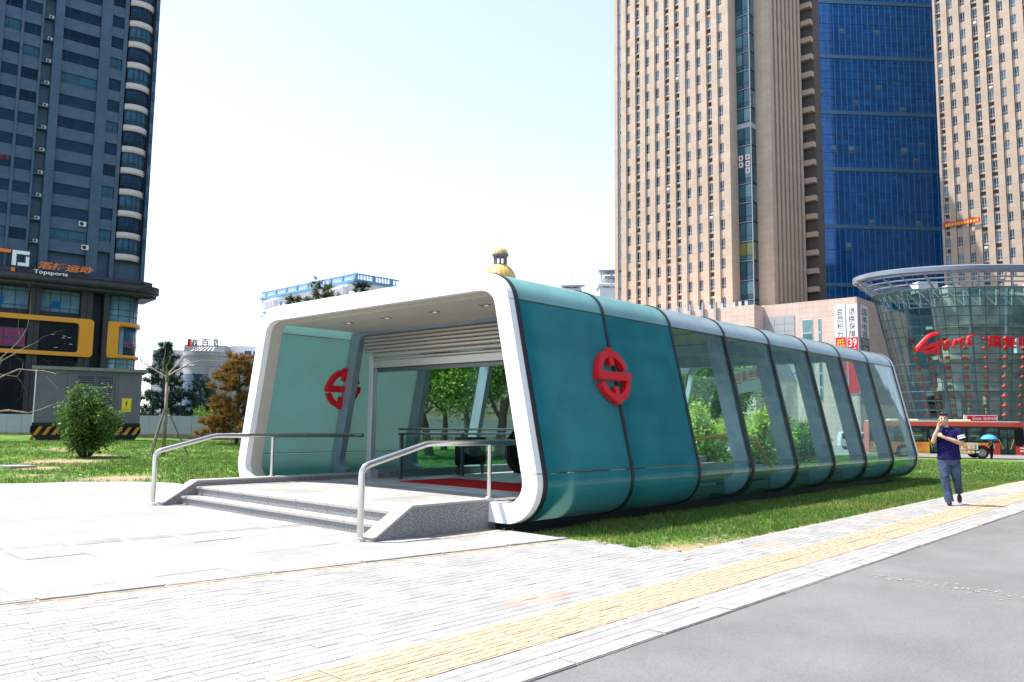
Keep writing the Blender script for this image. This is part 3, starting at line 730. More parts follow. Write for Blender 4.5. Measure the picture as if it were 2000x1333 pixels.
bx('cloth', bn, 'white_cloth', 0, 2.5, 0, .012, .05, .62); fit_text('欢迎乘坐地铁', 2.2, .26, .15, .30, -.004, bn, 'sign_orange', .003); 0
for s_ in (.02, 2.48): bx('cord', bn, 'dark_steel', s_-.006, s_+.006, .002, .010, .62, 1.33)
bn.rotation_euler = (0, -.16, 0)
# ================================================================== LEFT: dark tower with curved bay over a shop podium
FL = Facade(200, 118, -8)
tw = thing('dark_tower', 'dark blue grey high rise with rounded white balcony bands and shop podium', 'building', (FL.P.x, FL.P.y, 0), FL.rot)
# local frame: x along the facade, -y towards the street, z up
FH = 3.345; ZT = 84
b = MB().box(-34, 4.55, 1.0, 22, 21.5, ZT); b.obj('wall', 'dark_stone', tw)
for x0, x1, y0 in ((-34, -15.95, 0), (-13.86, -13.52, .1), (-11.38, -11.10, .1), (-9.76, -8.62, -.35), (-3.66, -2.15, -.05), (-.45, .12, .02), (4.02, 4.55, .02)):
    bx('pier', tw, 'dark_stone' if x1-x0 > .4 else 'dark_stone_plain', x0, x1, y0, 1.0, 21.9, ZT)
bx('pier', tw, 'dark_stone', -9.76, -9.5, -.36, -.352, 21.9, ZT)
WIN = {}
def win_mesh(w, h, nx, nz, kind, fr=.07, splits=None, mat='frame_black', zs=None):
    k = ('f', round(w, 2), round(h, 2), nx, nz, mat, str(splits))
    if k not in WIN:
        b = MB(); b.box(0, fr, -.05, .05, 0, h); b.box(w-fr, w, -.05, .05, 0, h); b.box(fr, w-fr, -.05, .05, 0, fr); b.box(fr, w-fr, -.05, .05, h-fr, h)
        for x in (splits if splits else [w*i/nx for i in range(1, nx)]): b.box(x-fr/2, x+fr/2, -.04, .04, fr, h-fr)
        for z in (zs if zs else [h*i/nz for i in range(1, nz)]): b.box(fr, w-fr, -.035, .035, z-fr/2, z+fr/2)
        WIN[k] = b.mesh('window', mat)
    return WIN[k]
PANE = {}
def pane_mesh(w, h, mat):
    k = (round(w, 2), round(h, 2), mat)
    if k not in PANE: PANE[k] = MB().box(.03, w-.03, -.01, .01, .03, h-.03).mesh('pane', mat)
    return PANE[k]
def window(parent, x, y, z, w, h, nx, nz, mats, **kw):
    o = link('window', win_mesh(w, h, nx, nz, 0, **kw), parent, (x, y, z))
    link('pane', pane_mesh(w, h, random.choice(mats)), o); return o
DP = ['dark_pane0', 'dark_pane0', 'dark_pane1', 'dark_pane1', 'dark_pane3', 'dark_pane2']
def arcpts(cx, cy, rx, ry, a0, a1, n): return [(cx+rx*math.cos(math.radians(a0+(a1-a0)*i/n)), cy+ry*math.sin(math.radians(a0+(a1-a0)*i/n))) for i in range(n+1)]
BAY = [(.20, .6), (.34, .05)]+arcpts(1.9, 1.6, 2.15, 2.15, 228, 355, 12)+[(4.05, 2.6)]
def band(mb, pts, z0, z1, th=.18, mi=0):
    """a wall band following a plan curve"""
    n = len(pts); q = []
    for i, p in enumerate(pts):
        a = pts[max(0, i-1)]; c = pts[min(n-1, i+1)]; tx, ty = c[0]-a[0], c[1]-a[1]; l = math.hypot(tx, ty); q.append((p[0]-ty/l*th, p[1]+tx/l*th))
    vs = [(x, y, z) for z in (z0, z1) for P in (pts, q) for x, y in P]; fs = []
    for i in range(n-1): fs += [(i, i+1, 2*n+i+1, 2*n+i), (n+i, 3*n+i, 3*n+i+1, n+i+1), (i, n+i, n+i+1, i+1), (2*n+i, 2*n+i+1, 3*n+i+1, 3*n+i)]
    fs += [(0, 2*n, 3*n, n), (n-1, 2*n-1, 4*n-1, 3*n-1)]
    return mb.add(vs, fs, mi)
bb = band(MB(), BAY, 0, .92).mesh('balcony_band', 'bay_white', 'all')
bp = band(MB(), [(x, y) for x, y in offs([(p[0], p[1]) for p in BAY], .10)], 0, 2.42, .03)
BPM = [MB() for _ in range(2)]
bpm = []
for k in range(2): bpm.append(band(MB(), offs(BAY, .08), 0, 2.40, .03).mesh('bay_glazing', 'dark_pane%d' % (k+1), 'all'))
b = MB()
OB = offs(BAY, .05)
for i in (1, 4, 6, 8, 10, 12, 14): x, y = OB[min(i, len(OB)-1)]; b.tube([(x, y, 0), (x, y, 2.42)], .05, 6)
band(b, offs(BAY, .0), .55, .63, .08); bfm = b.mesh('bay_frame', 'frame_black')
for n in range(-1, 9+9):
    zb = 32.99+FH*(n-3)
    if zb-.92 < 22.2: zb = None
    if zb and zb < 80:
        link('balcony_band', bb, tw, (0, 0, zb-.92))
        g_ = link('bay_glazing', bpm[n % 2], tw, (0, 0, zb)); link('bay_frame', bfm, g_)
    z = 55.56+FH*(n-9)-1.62
    if z > 25.0 and z < 80:
        window(tw, -8.6, .28, z, 4.92, 1.64, 2, 1, DP, splits=[.72, 2.5], zs=[.42])
        bx('spandrel', tw, 'dark_stone_plain', -8.6, -3.68, .12, .9, z-(FH-1.64)+.01, z-.01)
        zz = z+.0
        window(tw, -15.92, .42, z-.62, 2.03, 1.62, 2, 1, DP, splits=[.55], zs=[.40]); window(tw, -13.5, .42, z-.62, 2.1, 1.62, 2, 1, DP, splits=[1.45], zs=[.40])
        for x0, x1 in ((-15.94, -13.87), (-13.51, -11.39)): bx('spandrel', tw, 'dark_stone_plain', x0, x1, .26, .9, z-.62-(FH-1.62)+.01, z-.62-.01)
        window(tw, -2.12, .28, z+.80-.1, 1.64, 1.76, 2, 1, DP, splits=[.95], zs=[.5]); bx('spandrel', tw, 'dark_stone_plain', -2.14, -.47, .04, .9, z+.70-(FH-1.76)+.01, z+.69)
        bx('slot_window', tw, 'frame_black', .125, .19, .3, .5, z+.3, z+1.8)
        window(tw, 4.12, -.02, z+.4, .36, 1.5, 1, 1, ['dark_pane2'], fr=.05)
        bx('niche_floor', tw, 'dark_stone_plain', -11.09, -9.77, .25, 1.0, z-.9, z-.72)
        if random.random() < .85:
            a = link('air_conditioner', None, tw, (-10.45, .38, z-.71)); bx('casing', a, 'ac_white', 0, .62, 0, .28, 0, .46, .02)
            MB().lathe([(.001, 0), (.15, 0), (.17, .01)], 12, T=Matrix.Translation((.22, -.012, .23)) @ Matrix.Rotation(PI/2, 4, 'X')).obj('fan_grille', 'frame_black', a)
for px_, py_ in ((160, 438), (165, 484)):
    u_, z_ = FL(px_, py_); a = link('air_conditioner', None, tw, (u_-.45, -.34, z_-.4)); bx('casing', a, 'ac_white', 0, .95, 0, .32, 0, .72, .03)
    MB().lathe([(.001, 0), (.25, 0), (.28, .012)], 14, T=Matrix.Translation((.36, -.012, .36)) @ Matrix.Rotation(PI/2, 4, 'X')).obj('fan_grille', 'frame_black', a)
bx('window_poster', tw, 'sign_pink', -7.7, -6.3, .20, .215, 28.95, 29.6); bx('window_poster', tw, 'sign_pink', -6.1, -4.6, .20, .215, 28.85, 29.55)
# podium
PX0, PX1 = -34, -.86
bx('podium_wall', tw, 'frame_black', PX0, 3.6, 1.6, 20, -1.2, 20.6)
CN = [(-34, -2.3), (3.2, -2.3)]+arcpts(4.0, .6, 2.9, 2.9, 285, 360, 8)+[(6.95, 8)]
b = MB(); band(b, CN, 20.55, 21.55, 9); b.obj('cornice', 'podium_stone', tw, 'all')
b = MB(); band(b, offs(CN, .35), 20.0, 20.55, 8); b.obj('cornice_step', 'podium_stone', tw, 'all')
b = MB(); band(b, offs(CN, 1.0), 21.55, 22.3, 6); b.obj('sign_board', 'podium_stone', tw, 'all')
for x0, x1 in ((-18.4, -17.0), (-10.35, -9.72), (-9.66, -9.02), (-3.86, -3.15), (-3.09, -2.38), (-.86, -.18)):
    bx('pillar', tw, 'podium_stone', x0, x1, -.45, 1.6, -1, 20.0)
for x0, x1 in ((-17.0, -10.38), (-8.98, -3.90)):
    window(tw, x0, .6, 16.7, x1-x0, 3.25, 4, 1, ['store_pane'], zs=[.62, 2.65], fr=.09)
    bx('spandrel', tw, 'frame_black', x0, x1, .5, 1.5, 15.9, 16.68)
    o = window(tw, x0, .6, 1.2, x1-x0, 8.6, 4, 3, ['store_dark'], fr=.09)
bx('blue_vent', tw, 'blue_pane1', -7.55, -6.45, .54, .56, 17.3, 18.3); bx('blue_vent', tw, 'blue_pane1', -14.6, -13.4, .54, .56, 17.3, 18.3)
# amber picture-frame around the shop window
def rring(mb, x0, x1, z0, z1, ix0, ix1, iz0, iz1, r, ri, y0, y1):
    def rr(a, b_, c, d, r): return [(q[0], q[1]) for cx, cz, s_ in ((b_-r, c+r, 270), (b_-r, d-r, 0), (a+r, d-r, 90), (a+r, c+r, 180)) for q in arcpts(cx, cz, r, r, s_, s_+90, 5)]
    A = rr(x0, x1, z0, z1, r); B = rr(ix0, ix1, iz0, iz1, ri); n = len(A)
    vs = [(x, y, z) for y in (y0, y1) for P in (A, B) for x, z in P]; fs = []
    for i in range(n):
        j = (i+1) % n; fs += [(i, j, n+j, n+i), (2*n+i, 3*n+i, 3*n+j, 2*n+j), (i, 2*n+i, 2*n+j, j), (n+i, n+j, 3*n+j, 3*n+i)]
    mb.add(vs, fs)
b = MB(); rring(b, -30, -2.15, 10.42, 15.93, -29, -4.02, 10.98, 15.24, .55, .5, -.95, -.35); b.obj('amber_frame', 'amber', tw)
bx('shop_glass', tw, 'store_dark', -29.5, -3.6, -.30, -.28, 10.8, 15.4)
bx('poster', tw, 'shop_display', -13.2, -10.6, -.36, -.345, 11.4, 14.0); bx('poster', tw, 'shop_display', -14.6, -13.25, -.36, -.345, 11.4, 14.0)
for i in range(6):
    x = -8.6+random.uniform(0, 3.6); z = random.uniform(11.4, 14.4); bx('lamp_strip', tw, 'sign_white', x, x+.45, -.34, -.325, z, z+.05)
bx('amber_frame', tw, 'amber', -34, -13.9, -.9, -.3, 6.1, 6.55); bx('shop_glass', tw, 'store_dark', -30, -11, -.30, -.28, 2.2, 6.0)
# rounded glass corner of the podium
GC = [(-.18, .1), (1.2, -.05)]+arcpts(1.9, 2.6, 2.55, 2.65, 275, 360, 10)+[(4.45, 8)]
b = MB(); band(b, GC, -1, 19.9, .05); b.obj('corner_glass', 'teal_pane', tw, 'all')
b = MB()
for z in (1.5, 4, 6.3, 8.5, 9.7, 16.9, 17.8, 19.2): band(b, offs(GC, -.03), z, z+.09, .1)
for i in (0, 1, 4, 6, 8, 10, 12): x, y = GC[min(i, len(GC)-1)]; b.tube([(x, y-.02, -1), (x, y-.02, 19.9)], .045, 6)
b.obj('corner_mullions', 'frame_black', tw)
ap = offs(GC, -.5)
b = MB(); band(b, ap, 15.3, 15.95, .45); b.obj('amber_band', 'amber', tw, 'all'); b = MB(); band(b, ap, 10.55, 11.05, .45); b.obj('amber_band', 'amber', tw, 'all')
b = MB(); rring(b, -.22, 1.45, 10.55, 15.95, 1.30, 1.44, 11.1, 15.2, .4, .05, -.62, -.2); b.obj('amber_frame', 'amber', tw)
b = MB(); band(b, offs(GC[2:9], -.04), 11.1, 15.3, .02); b.obj('dark_glazing', 'dark_pane2', tw, 'all')
fit_text('北方', 2.0, .95, 2.1, 12.2, -.28, tw, 'sign_pink', .02)
# shop letters and mark on the cornice
fit_text('滔搏运动', 7.0, 1.05, -9.9, 22.45, -1.45, tw, 'sign_orange', .08, .18, bold=.02)
fit_text('Topsports', 4.2, .72, -10.45, 21.42, -2.36, tw, 'sign_white', .05, bold=.012)
lg = link('logo', None, tw, (0, -1.5, 0))
bx('stroke', lg, 'sign_orange', -15.6, -13.2, -.2, 0, 24.15, 24.62, .05); bx('stroke', lg, 'sign_orange', -13.1, -12.58, -.2, 0, 21.5, 22.2, .05)
for q in ((-13.05, -12.55, 22.5, 24.6), (-12.55, -11.0, 24.12, 24.6), (-11.4, -11.0, 22.5, 23.85), (-12.35, -11.4, 22.5, 22.95)): bx('stroke', lg, 'sign_white', q[0], q[1], -.2, 0, q[2], q[3])
fit_text('三十二', 1.9, .62, -15.3, 37.6, .30, tw, 'sign_red', .01)

# ================================================================== RIGHT: beige office towers, blue glass tower, tiled podium
WP = ['win_pane0', 'win_pane0', 'win_pane1', 'win_pane1', 'win_pane2']
def office_window():
    """a narrow sash window: pale frame, dark opening, lower light"""
    b = MB(); w_, h_ = .86, 1.85; f = .05
    for x in (0, w_-f, w_*.56): b.box(x, x+f, -.05, .02, 0, h_)
    for z in (0, .52, h_-f): b.box(f, w_-f, -.045, .015, z, z+f)
    return b.mesh('window', 'win_frame')
OW = office_window(); OWP = {m_: MB().box(.02, .84, .0, .02, .02, 1.83).mesh('pane', m_) for m_ in set(WP)}
OWH = MB().box(-.03, .90, -.30, .06, 0, .10).mesh('hood', 'beige')
ac_n = [0]
def beige_front(t, cols, x_first, pitch, rw, z_top0, n0, n1, niches, ybase=.45, fl=3.3, wscale=1.0):
    for k in range(cols):
        xr = x_first+pitch*k
        for n in range(n0, n1):
            zt = z_top0+fl*n; z = zt-1.85
            o = link('window', OW, t, (xr+.05, ybase-.05, z)); o.scale.x = wscale
            link('pane', OWP[random.choice(WP)], o)
            if k in niches:
                bx('sill_block', t, 'spandrel', xr, xr+rw, ybase-.17, ybase+.2, z-.30, z-.02)
                bx('spandrel', t, 'spandrel', xr, xr+rw, ybase-.17, ybase+.2, z-1.43, z-1.05)
                if random.random() < .12:
                    bx('air_conditioner', t, 'ac_white', xr+.1, xr+.75, ybase-.28, ybase+.15, z-1.04, z-.55)
            else: bx('spandrel', t, 'spandrel', xr, xr+rw, ybase-.17, ybase+.2, z-1.43, z-.02)
ta = thing('beige_tower', 'beige ribbed office tower with glass corner bay, left of the blue tower', 'building', (120, 85.07, 0), -PI/2)
bx('wall', ta, 'niche_dark', .8, 23.4, .62, 30, -1, 99)
bx('pilaster', ta, 'beige', 0, .72, 0, .6, -1, 100); bx('pilaster', ta, 'beige', 1.5, 2.62, 0, .6, -1, 100)
for n in range(24): bx('side_pane', ta, 'win_pane3', .72, 1.5, .32, .36, 20+3.3*n, 22.9+3.3*n)
for k in range(9): bx('pilaster', ta, 'beige', 3.60+2.088*k, 4.708+2.088*k, 0, .6, -1, 100)
bx('pilaster', ta, 'beige', 22.39, 23.57, 0, 2.75, -1, 100)
beige_front(ta, 10, 2.62, 2.088, .98, 26.1, -1, 18, (1, 4, 5, 8))
bx('side_wall', ta, 'beige_side', 23.2, 23.571, .6, 2.75, -1, 100.1)
# glass corner bay
for n in range(-1, 23):
    z = 22.4+3.3*n
    for x0, x1 in ((23.6, 24.72), (24.76, 25.92)):
        o = bx('bay_window', ta, 'frame_black', x0, x1, 2.80, 2.84, z, z+3.2); bx('pane', None, random.choice(['bay_pane0', 'bay_pane1', 'bay_pane1', 'bay_pane2']) if n != 2 else 'bay_pane3', .03, x1-x0-.03, -.02, .0, .9, 3.0).parent = o
        bx('spandrel_pane', None, random.choice(['bay_pane0', 'bay_pane1']), .03, x1-x0-.03, -.02, .0, .1, .8).parent = o
    o = bx('bay_window', ta, 'frame_black', 25.90, 25.94, 2.86, 4.74, z, z+3.2); bx('pane', None, random.choice(['bay_pane0', 'bay_pane1']) if n != 2 else 'bay_pane3', .04, .06, .05, .9, .1, 3.1).parent = o
    bx('pane', None, random.choice(['bay_pane0', 'bay_pane1', 'bay_pane2']), .04, .06, .98, 1.83, .1, 3.1).parent = o
    bx('bay_rail', ta, 'alu', 23.58, 25.97, 2.76, 2.80, z+3.2, z+3.28)
    if n in (9, 17): bx('white_band', ta, 'sign_white' if n == 17 else 'far_tile', 23.58, 26.0, 2.72, 4.7, z-.3, z+.55)
bx('corner_post', ta, 'sign_white', 25.93, 26.02, 2.74, 2.82, 16, 100)
for q in ((23.75, 24.5, 0), (23.75, 24.5, 1), (24.95, 25.7, 0), (24.95, 25.7, 1), (24.95, 25.7, 2)):
    o = bx('window_notice', ta, 'sign_white', q[0], q[1], 2.73, 2.76, 46.2-q[2]*1.15, 47.1-q[2]*1.15); o2 = bx('character', None, 'sign_red', .2, .55, -.02, .0, .2, .7); o2.parent = o
bx('stair_wall', ta, 'beige_tile', 25.92, 28.64, 4.77, 5.3, -1, 100)
rr_ = [ray(p_, 300) for p_ in (1572, 1602)]; YF = 85.07-28.64
xe1 = YF/(rr_[0].y/rr_[0].x)-120; xe2 = YF/(rr_[1].y/rr_[1].x)-120
bx('side_core', ta, 'beige_side', 26.5, 28.2, 5.31, xe1, -1, 100)
nf = 8; pf_ = (xe1-5.3)/nf
for k in range(nf):
    y0 = 5.3+pf_*k
    bx('fin', ta, 'beige_side', 28.2, 28.645, y0, y0+pf_*.55, -1, 100)
    for n in range(-1, 19):
        z = 24.2+3.3*n+(1.1 if k % 2 else 0)
        bx('side_window', ta, 'win_pane0', 28.2, 28.24, y0+pf_*.6, y0+pf_*.97, z-.9, z+1.4)
bx('balcony_wall', ta, 'niche_dark', 27.9, 30.3, xe1+1.1, xe1+4, -1, 100)
for n in range(-1, 20): bx('balcony_beam', ta, 'beige_tile', 28.2, 30.28, xe1+.05, xe1+1.05, 22.0+3.3*n, 22.95+3.3*n)

# blue glass tower
FB = Facade(1590, 150, -44); KB = 1.12; PB = plan(1590, 150*KB, 830)
tb = thing('blue_glass_tower', 'tall blue glass curtain wall tower between the two beige towers', 'building', (PB.x, PB.y, EYE*(1-KB)), FB.rot); tb.scale = (KB, KB, KB)
bx('core', tb, 'blue_mullion', .2, 27.2, .15, 22, -1, 118)
for i in range(24): bx('mullion', tb, 'blue_mullion', .18+i*1.17, .28+i*1.17, -.03, .15, 18, 118)
zs_ = []; z = 21.0; n = 0
zband0 = 62.6-5*11.3+.0
k = 0
zz = 62.2-11.35*4
while zz < 118:
    rows_ = [(.75, 1.25), (2.05, 1.0), (3.1, .42)]+[(3.62+a, h_) for a, h_ in ((0, 1.55), (1.6, 1.1), (2.75, .72))]+[(7.2+a, h_) for a, h_ in ((0, 1.5), (1.55, 1.1), (2.7, .7))]+[(10.65, .65)]
    bx('silver_band', tb, 'blue_band', .1, 27.3, -.16, .14, zz, zz+.72)
    for z0, h_ in rows_: zs_.append((zz+z0, h_))
    zz += 11.35
BPN = ['blue_pane0']*6+['blue_pane1']*6+['blue_pane2']*4+['blue_pane3']*1
cells = [(i, z0, h_) for z0, h_ in zs_ for i in range(23) if z0 > 23]
cells.sort(key=lambda c: c[1])
b = MB()
for q, (i, z0, h_) in enumerate(cells):
    m_ = BPN[hash((i*7+int(z0*3)*13)) % len(BPN)] if random.random() < .55 else BPN[(i//3+int(z0/3.7)*5) % 7]
    op = random.random() < .025 and h_ > .9
    if q < 296:
        o = bx('glass_pane', tb, m_, .28+i*1.17, .28+i*1.17+1.09, .0, .04, z0, z0+h_)
        if op: o.rotation_euler.x = -.28; o.data = o.data.copy(); o.data.materials[0] = MATS['blue_pane4']
    else:
        b.box(.28+i*1.17, .28+i*1.17+1.09, .0, .04, z0, z0+h_, 4 if op else int(m_[-1]), T=(Matrix.Translation((0, 0, z0)) @ Matrix.Rotation(-.22, 4, 'X') @ Matrix.Translation((0, 0, -z0))) if op else None)
stuff(b.obj('glass_panes', ['blue_pane%d' % i for i in range(5)], tb, fix=False))

# second beige tower
xB = 163; yB = on(0, xB, 1838, 400).y
t2 = thing('beige_tower', 'beige ribbed office tower at the right edge, behind the glass drum', 'building', (xB, yB, 0), -PI/2)
bx('wall', t2, 'niche_dark', .5, 31, .62, 26, -1, 118); bx('pilaster', t2, 'beige', 0, .42, 0, .62, -1, 119)
for k in range(14): bx('pilaster', t2, 'beige', 1.32+2.06*k, 2.40+2.06*k, 0, .62, -1, 119)
beige_front(t2, 10, .42, 2.06, .9, 37.0, -3, 18, (0, 3, 4, 7, 8), wscale=.95)
bt = thing('red_banner', 'red cloth banner with yellow characters stretched across the beige tower', 'banner', (xB-.35, yB-.35, 38.9), -PI/2)
q = bx('cloth', bt, 'sign_red', 0, 6.1, -.02, 0, 0, .95); q.rotation_euler.y = -.03
for i in range(11): 
    z_ = .18+.03*i*.55; q = bx('character', bt, 'sign_yellow', .3+i*.52, .62+i*.52, -.035, -.021, z_, z_+.5); q.rotation_euler.y = random.uniform(-.1, .1)

# tiled shop podium in front of the towers
xP = 112; pc = on(0, xP, 1673, 580)
pd = thing('tiled_podium', 'pale pink tiled shopping podium carrying the three vertical banners', 'building', (xP, 53.0, 0), -PI/2)
W_ = 53.0-pc.y
bx('wall', pd, 'podium_tile', 0, W_, .01, 8, -1, 19.4); bx('side_wall', pd, 'podium_tile_side', W_-.3, W_+.004, .0, 22, -1, 19.41)
bx('wing_wall', pd, 'podium_tile', -30, .6, -3.2, 8, -1, 19.2); bx('wing_side', pd, 'podium_tile_side', .55, .604, -3.18, 0, -1, 19.21)
bx('roof_slab', pd, 'hoarding_base', -30, W_, .3, 22, 18.7, 18.9)
bx('recess', pd, 'grey_louvre', .62, 5.3, -.02, .0, 8, 17.6)
for i in range(3):
    for j in range(8): bx('louvre_panel', pd, 'grey_louvre', .75+i*1.5, 2.2+i*1.5, -.06, -.02, 9.2+j*1.03, 10.18+j*1.03)
for x0, x1 in ((6.35, 7.85), (8.6, 9.05)):
    for j in range(6):
        o = bx('window', pd, 'win_frame', x0, x1, -.05, .0, 5.2+j*1.95, 7.05+j*1.95); bx('pane', None, random.choice(('bay_pane1', 'bay_pane2', 'bay_pane0')), .05, x1-x0-.05, -.02, -.001, .08, 1.77).parent = o
for i in range(5):
    x = -14.2+i*2.15; bx('roof_fin', pd, 'grey_louvre', x, x+.28, -3.6, -3.2, 14, 19.1+1.0)
for i in range(20):
    x = -20+i*1.0; q = bx('roof_rail', pd, 'alu', x, x+.45, -2.9, -2.8, 19.2, 19.9)
bx('niche', pd, 'niche_dark', -8.1, -7.2, -3.23, -3.205, 16.9, 17.7)
def banner(x, z1, w_, body, low, lowmat, lowtext, txt, parent_face, lab, rotz, loc):
    t = thing('vertical_banner', lab, 'banner', loc, rotz, 'vertical shop banners on the tiled podium')
    bx('frame', t, 'alu', -.08, w_+.08, -.06, .0, -12.3, .08); bx('cloth', t, 'white_cloth', 0, w_, -.10, -.062, -4.55, 0); bx('lower_cloth', t, lowmat, 0, w_, -.10, -.062, -12.2, -4.56)
    for i, ch in enumerate(body): fit_text(ch, w_*.62, .92, w_*.19, -1.42-i*1.03, -.10, t, 'hazard_black', .006, name='character')
    z = -4.75
    for ch, h_, m_ in lowtext:
        fit_text(ch, w_*(.78 if len(ch) < 3 else .8), h_, w_*.11, z-h_, -.10, t, m_, .006, name='character'); z -= h_+.22
    return t
def bxy(px, py): q = on(0, xP, px, py); return (xP-.02, q.y, q.z)
banner(0, 0, 1.38, '会员积分', 0, 'sign_red', [('抵', 1.1, 'sign_yellow')], 0, 0, 'white banner reading 会员积分 with red foot, leftmost of three', -PI/2, bxy(1630.5, 597))
l2 = bxy(1653.5, 596); banner(0, 0, 1.38, '退换保障', 0, 'sign_red', [('39', 1.1, 'white_cloth'), ('天', .9, 'white_cloth')], 0, 0, 'white banner reading 退换保障 with 39 on its red foot', -PI/2, l2)
banner(0, 0, 3.0, '国美电器', 0, 'blue_pane1', [('2010', .85, 'sign_yellow'), ('年', .8, 'sign_yellow')], 0, 0, 'white banner reading 国美电器 with blue foot on the side wall', 0, (113.0, pc.y-.02, 18.45))
# ================================================================== GLASS DRUM WITH STEEL RING
CD = plan(1924, 105); RD = YAW-PI/2
FD = Facade(1915, 97.2, math.degrees(YAW)-90)
dr = thing('glass_drum', 'teal glass drum flaring upward under a grey steel ring canopy', 'building', (CD.x, CD.y, 0), RD)
zt = zat(1713, 577, 105); zb_ = 2.6; RTp, RBt, EL = 13.55, 9.9, .56
def drp(a, z, dr_=0.):
    t = (z-zb_)/(zt-zb_); r = RBt+(RTp-RBt)*t**1.05+dr_; a = math.radians(a); return Vector((r*math.cos(a), r*EL*math.sin(a), z))
NC, NR = 28, 14; A0, A1 = 165, 375
def zr(j): return zb_+(zt-zb_)*j/NR
pb = MB()
for i in range(NC):
    for j in range(NR):
        a0, a1 = A0+(A1-A0)*i/NC, A0+(A1-A0)*(i+1)/NC
        P = [drp(a0, zr(j)), drp(a1, zr(j)), drp(a1, zr(j+1)), drp(a0, zr(j+1))]
        c_ = sum(P, Vector())/4; wob = Vector((random.gauss(0, .012), random.gauss(0, .012), 0)); P = [c_+(p-c_)*.975 for p in P]; P[0] = P[0]+wob; P[2] = P[2]-wob
        Q = [p*1-Vector((p.x, p.y, 0)).normalized()*.03 for p in P]
        fs = [(0,1,2,3), (7,6,5,4), (0,4,5,1), (1,5,6,2), (2,6,7,3), (3,7,4,0)]
        if i < 20: MB().add(P+Q, fs).obj('glass_pane', random.choice(['drum_glass', 'drum_glass', 'drum_glass_b']), dr, fix=False)
        else: pb.add(P+Q, fs)
stuff(pb.obj('glass_panes', 'drum_glass', dr, fix=False))
for i in range(NC+1):
    a = A0+(A1-A0)*i/NC; MB().tube([drp(a, zr(j), .02) for j in range(0, NR+1)], .055, 5).obj('mullion', 'drum_mullion', dr)
for j in range(NR+1):
    MB().tube([drp(A0+(A1-A0)*i/56, zr(j), .02) for i in range(57)], .055 if j % 3 else .09, 5).obj('transom', 'drum_mullion', dr)
# floors, core and columns inside
for z in (2.4, 6.3, 10.4, 14.5):
    b = MB(); b.lathe([(.01, z), (1, z), (1, z+.45), (.01, z+.45)], 40, sx=RBt*.70, sy=RBt*.70*EL); b.obj('floor_slab', 'inner_wall', dr)
b = MB().lathe([(RTp-.5, zt-.12), (RTp-.1, zt-.12), (RTp-.1, zt+.1), (RTp-.5, zt+.1), (RTp-.5, zt-.12)], 48, sy=EL); b.obj('roof_rim', 'alu', dr)
MB().lathe([(.01, zt-.02), (RTp-.5, zt-.02), (RTp-.5, zt+.02), (.01, zt+.02)], 48, sy=EL).obj('daylight_roof', 'daylight_roof', dr)  # unseen roof, glazed so that daylight brightens the inside of the drum
b = MB().lathe([(5.6, -1), (5.9, zt-.2)], 24, sy=EL); b.obj('core', 'inner_wall', dr)
for a in range(180, 370, 22):
    p0, p1 = drp(a, zb_, -1.2), drp(a, zt, -1.2); MB().tube([(p0.x, p0.y, -1), p0, p1], .22, 10).obj('column', 'ring_metal', dr)
for i in range(7):
    a = 184+i*19+random.uniform(-4, 4); z = random.choice((3.0, 6.9, 11.)); p = drp(a, z, -2.2); bx('stock', dr, random.choice(['inner_dark', 'far_white', 'inner_wall', 'inner_dark']), p.x-.9, p.x+.9, p.y-.3, p.y+.3, z, z+random.uniform(1.4, 3))
b = MB().lathe([(RBt+.25, -1), (RBt+.25, 2.55), (RBt-.3, 2.6)], 40, sy=EL, a0=PI*.9, a1=PI*2.1); b.obj('base_wall', 'teal_pane', dr, True)
# lattice under the roof
b = MB()
for i in range(22):
    a = 175+i*8.6; b.tube([drp(a, zt-.3, -.5), drp(a+8.6, zt-2.3, -.5)], .05, 5); b.tube([drp(a+8.6, zt-2.3, -.5), drp(a+8.6, zt-.3, -.5)], .05, 5)
b.obj('truss', 'far_white', dr)
# ring canopy
zrg = zat(1668, 545, 105); RG = 16.0
def ringobj(r, z, hw, hh, mat, nm):
    b = MB().lathe([(r-hw, z-hh), (r+hw, z-hh*.6), (r+hw, z+hh*.6), (r-hw, z+hh), (r-hw, z-hh)], 96, sy=EL); return b.obj(nm, mat, dr, True)
ringobj(RG, zrg, .26, .42, 'ring_metal', 'outer_ring')
for k in range(3): ringobj(RG-.75-.75*k, zrg-.45-.52*k, .10, .10, 'ring_metal', 'canopy_louvre')
for i in range(30):
    a = math.radians(i*12); MB().tube([(RG*math.cos(a), RG*EL*math.sin(a), zrg-.3), ((RTp+.2)*math.cos(a), (RTp+.2)*EL*math.sin(a), zrg-2.1)], .09, 6).obj('bracket', 'ring_metal', dr)
    if i % 2: MB().tube([((RTp-.2)*math.cos(a), (RTp-.2)*EL*math.sin(a), zt), ((RTp+1.6)*math.cos(a), (RTp+1.6)*EL*math.sin(a), zrg-.9)], .16, 8).obj('post', 'ring_metal', dr)
for u_, s_ in ((-9, 1.6), (-5.2, 1.1), (6, 1.8)): bx('roof_unit', dr, 'far_white', u_, u_+s_*1.6, -2, 0, zt+.1, zt+.1+s_*.9)
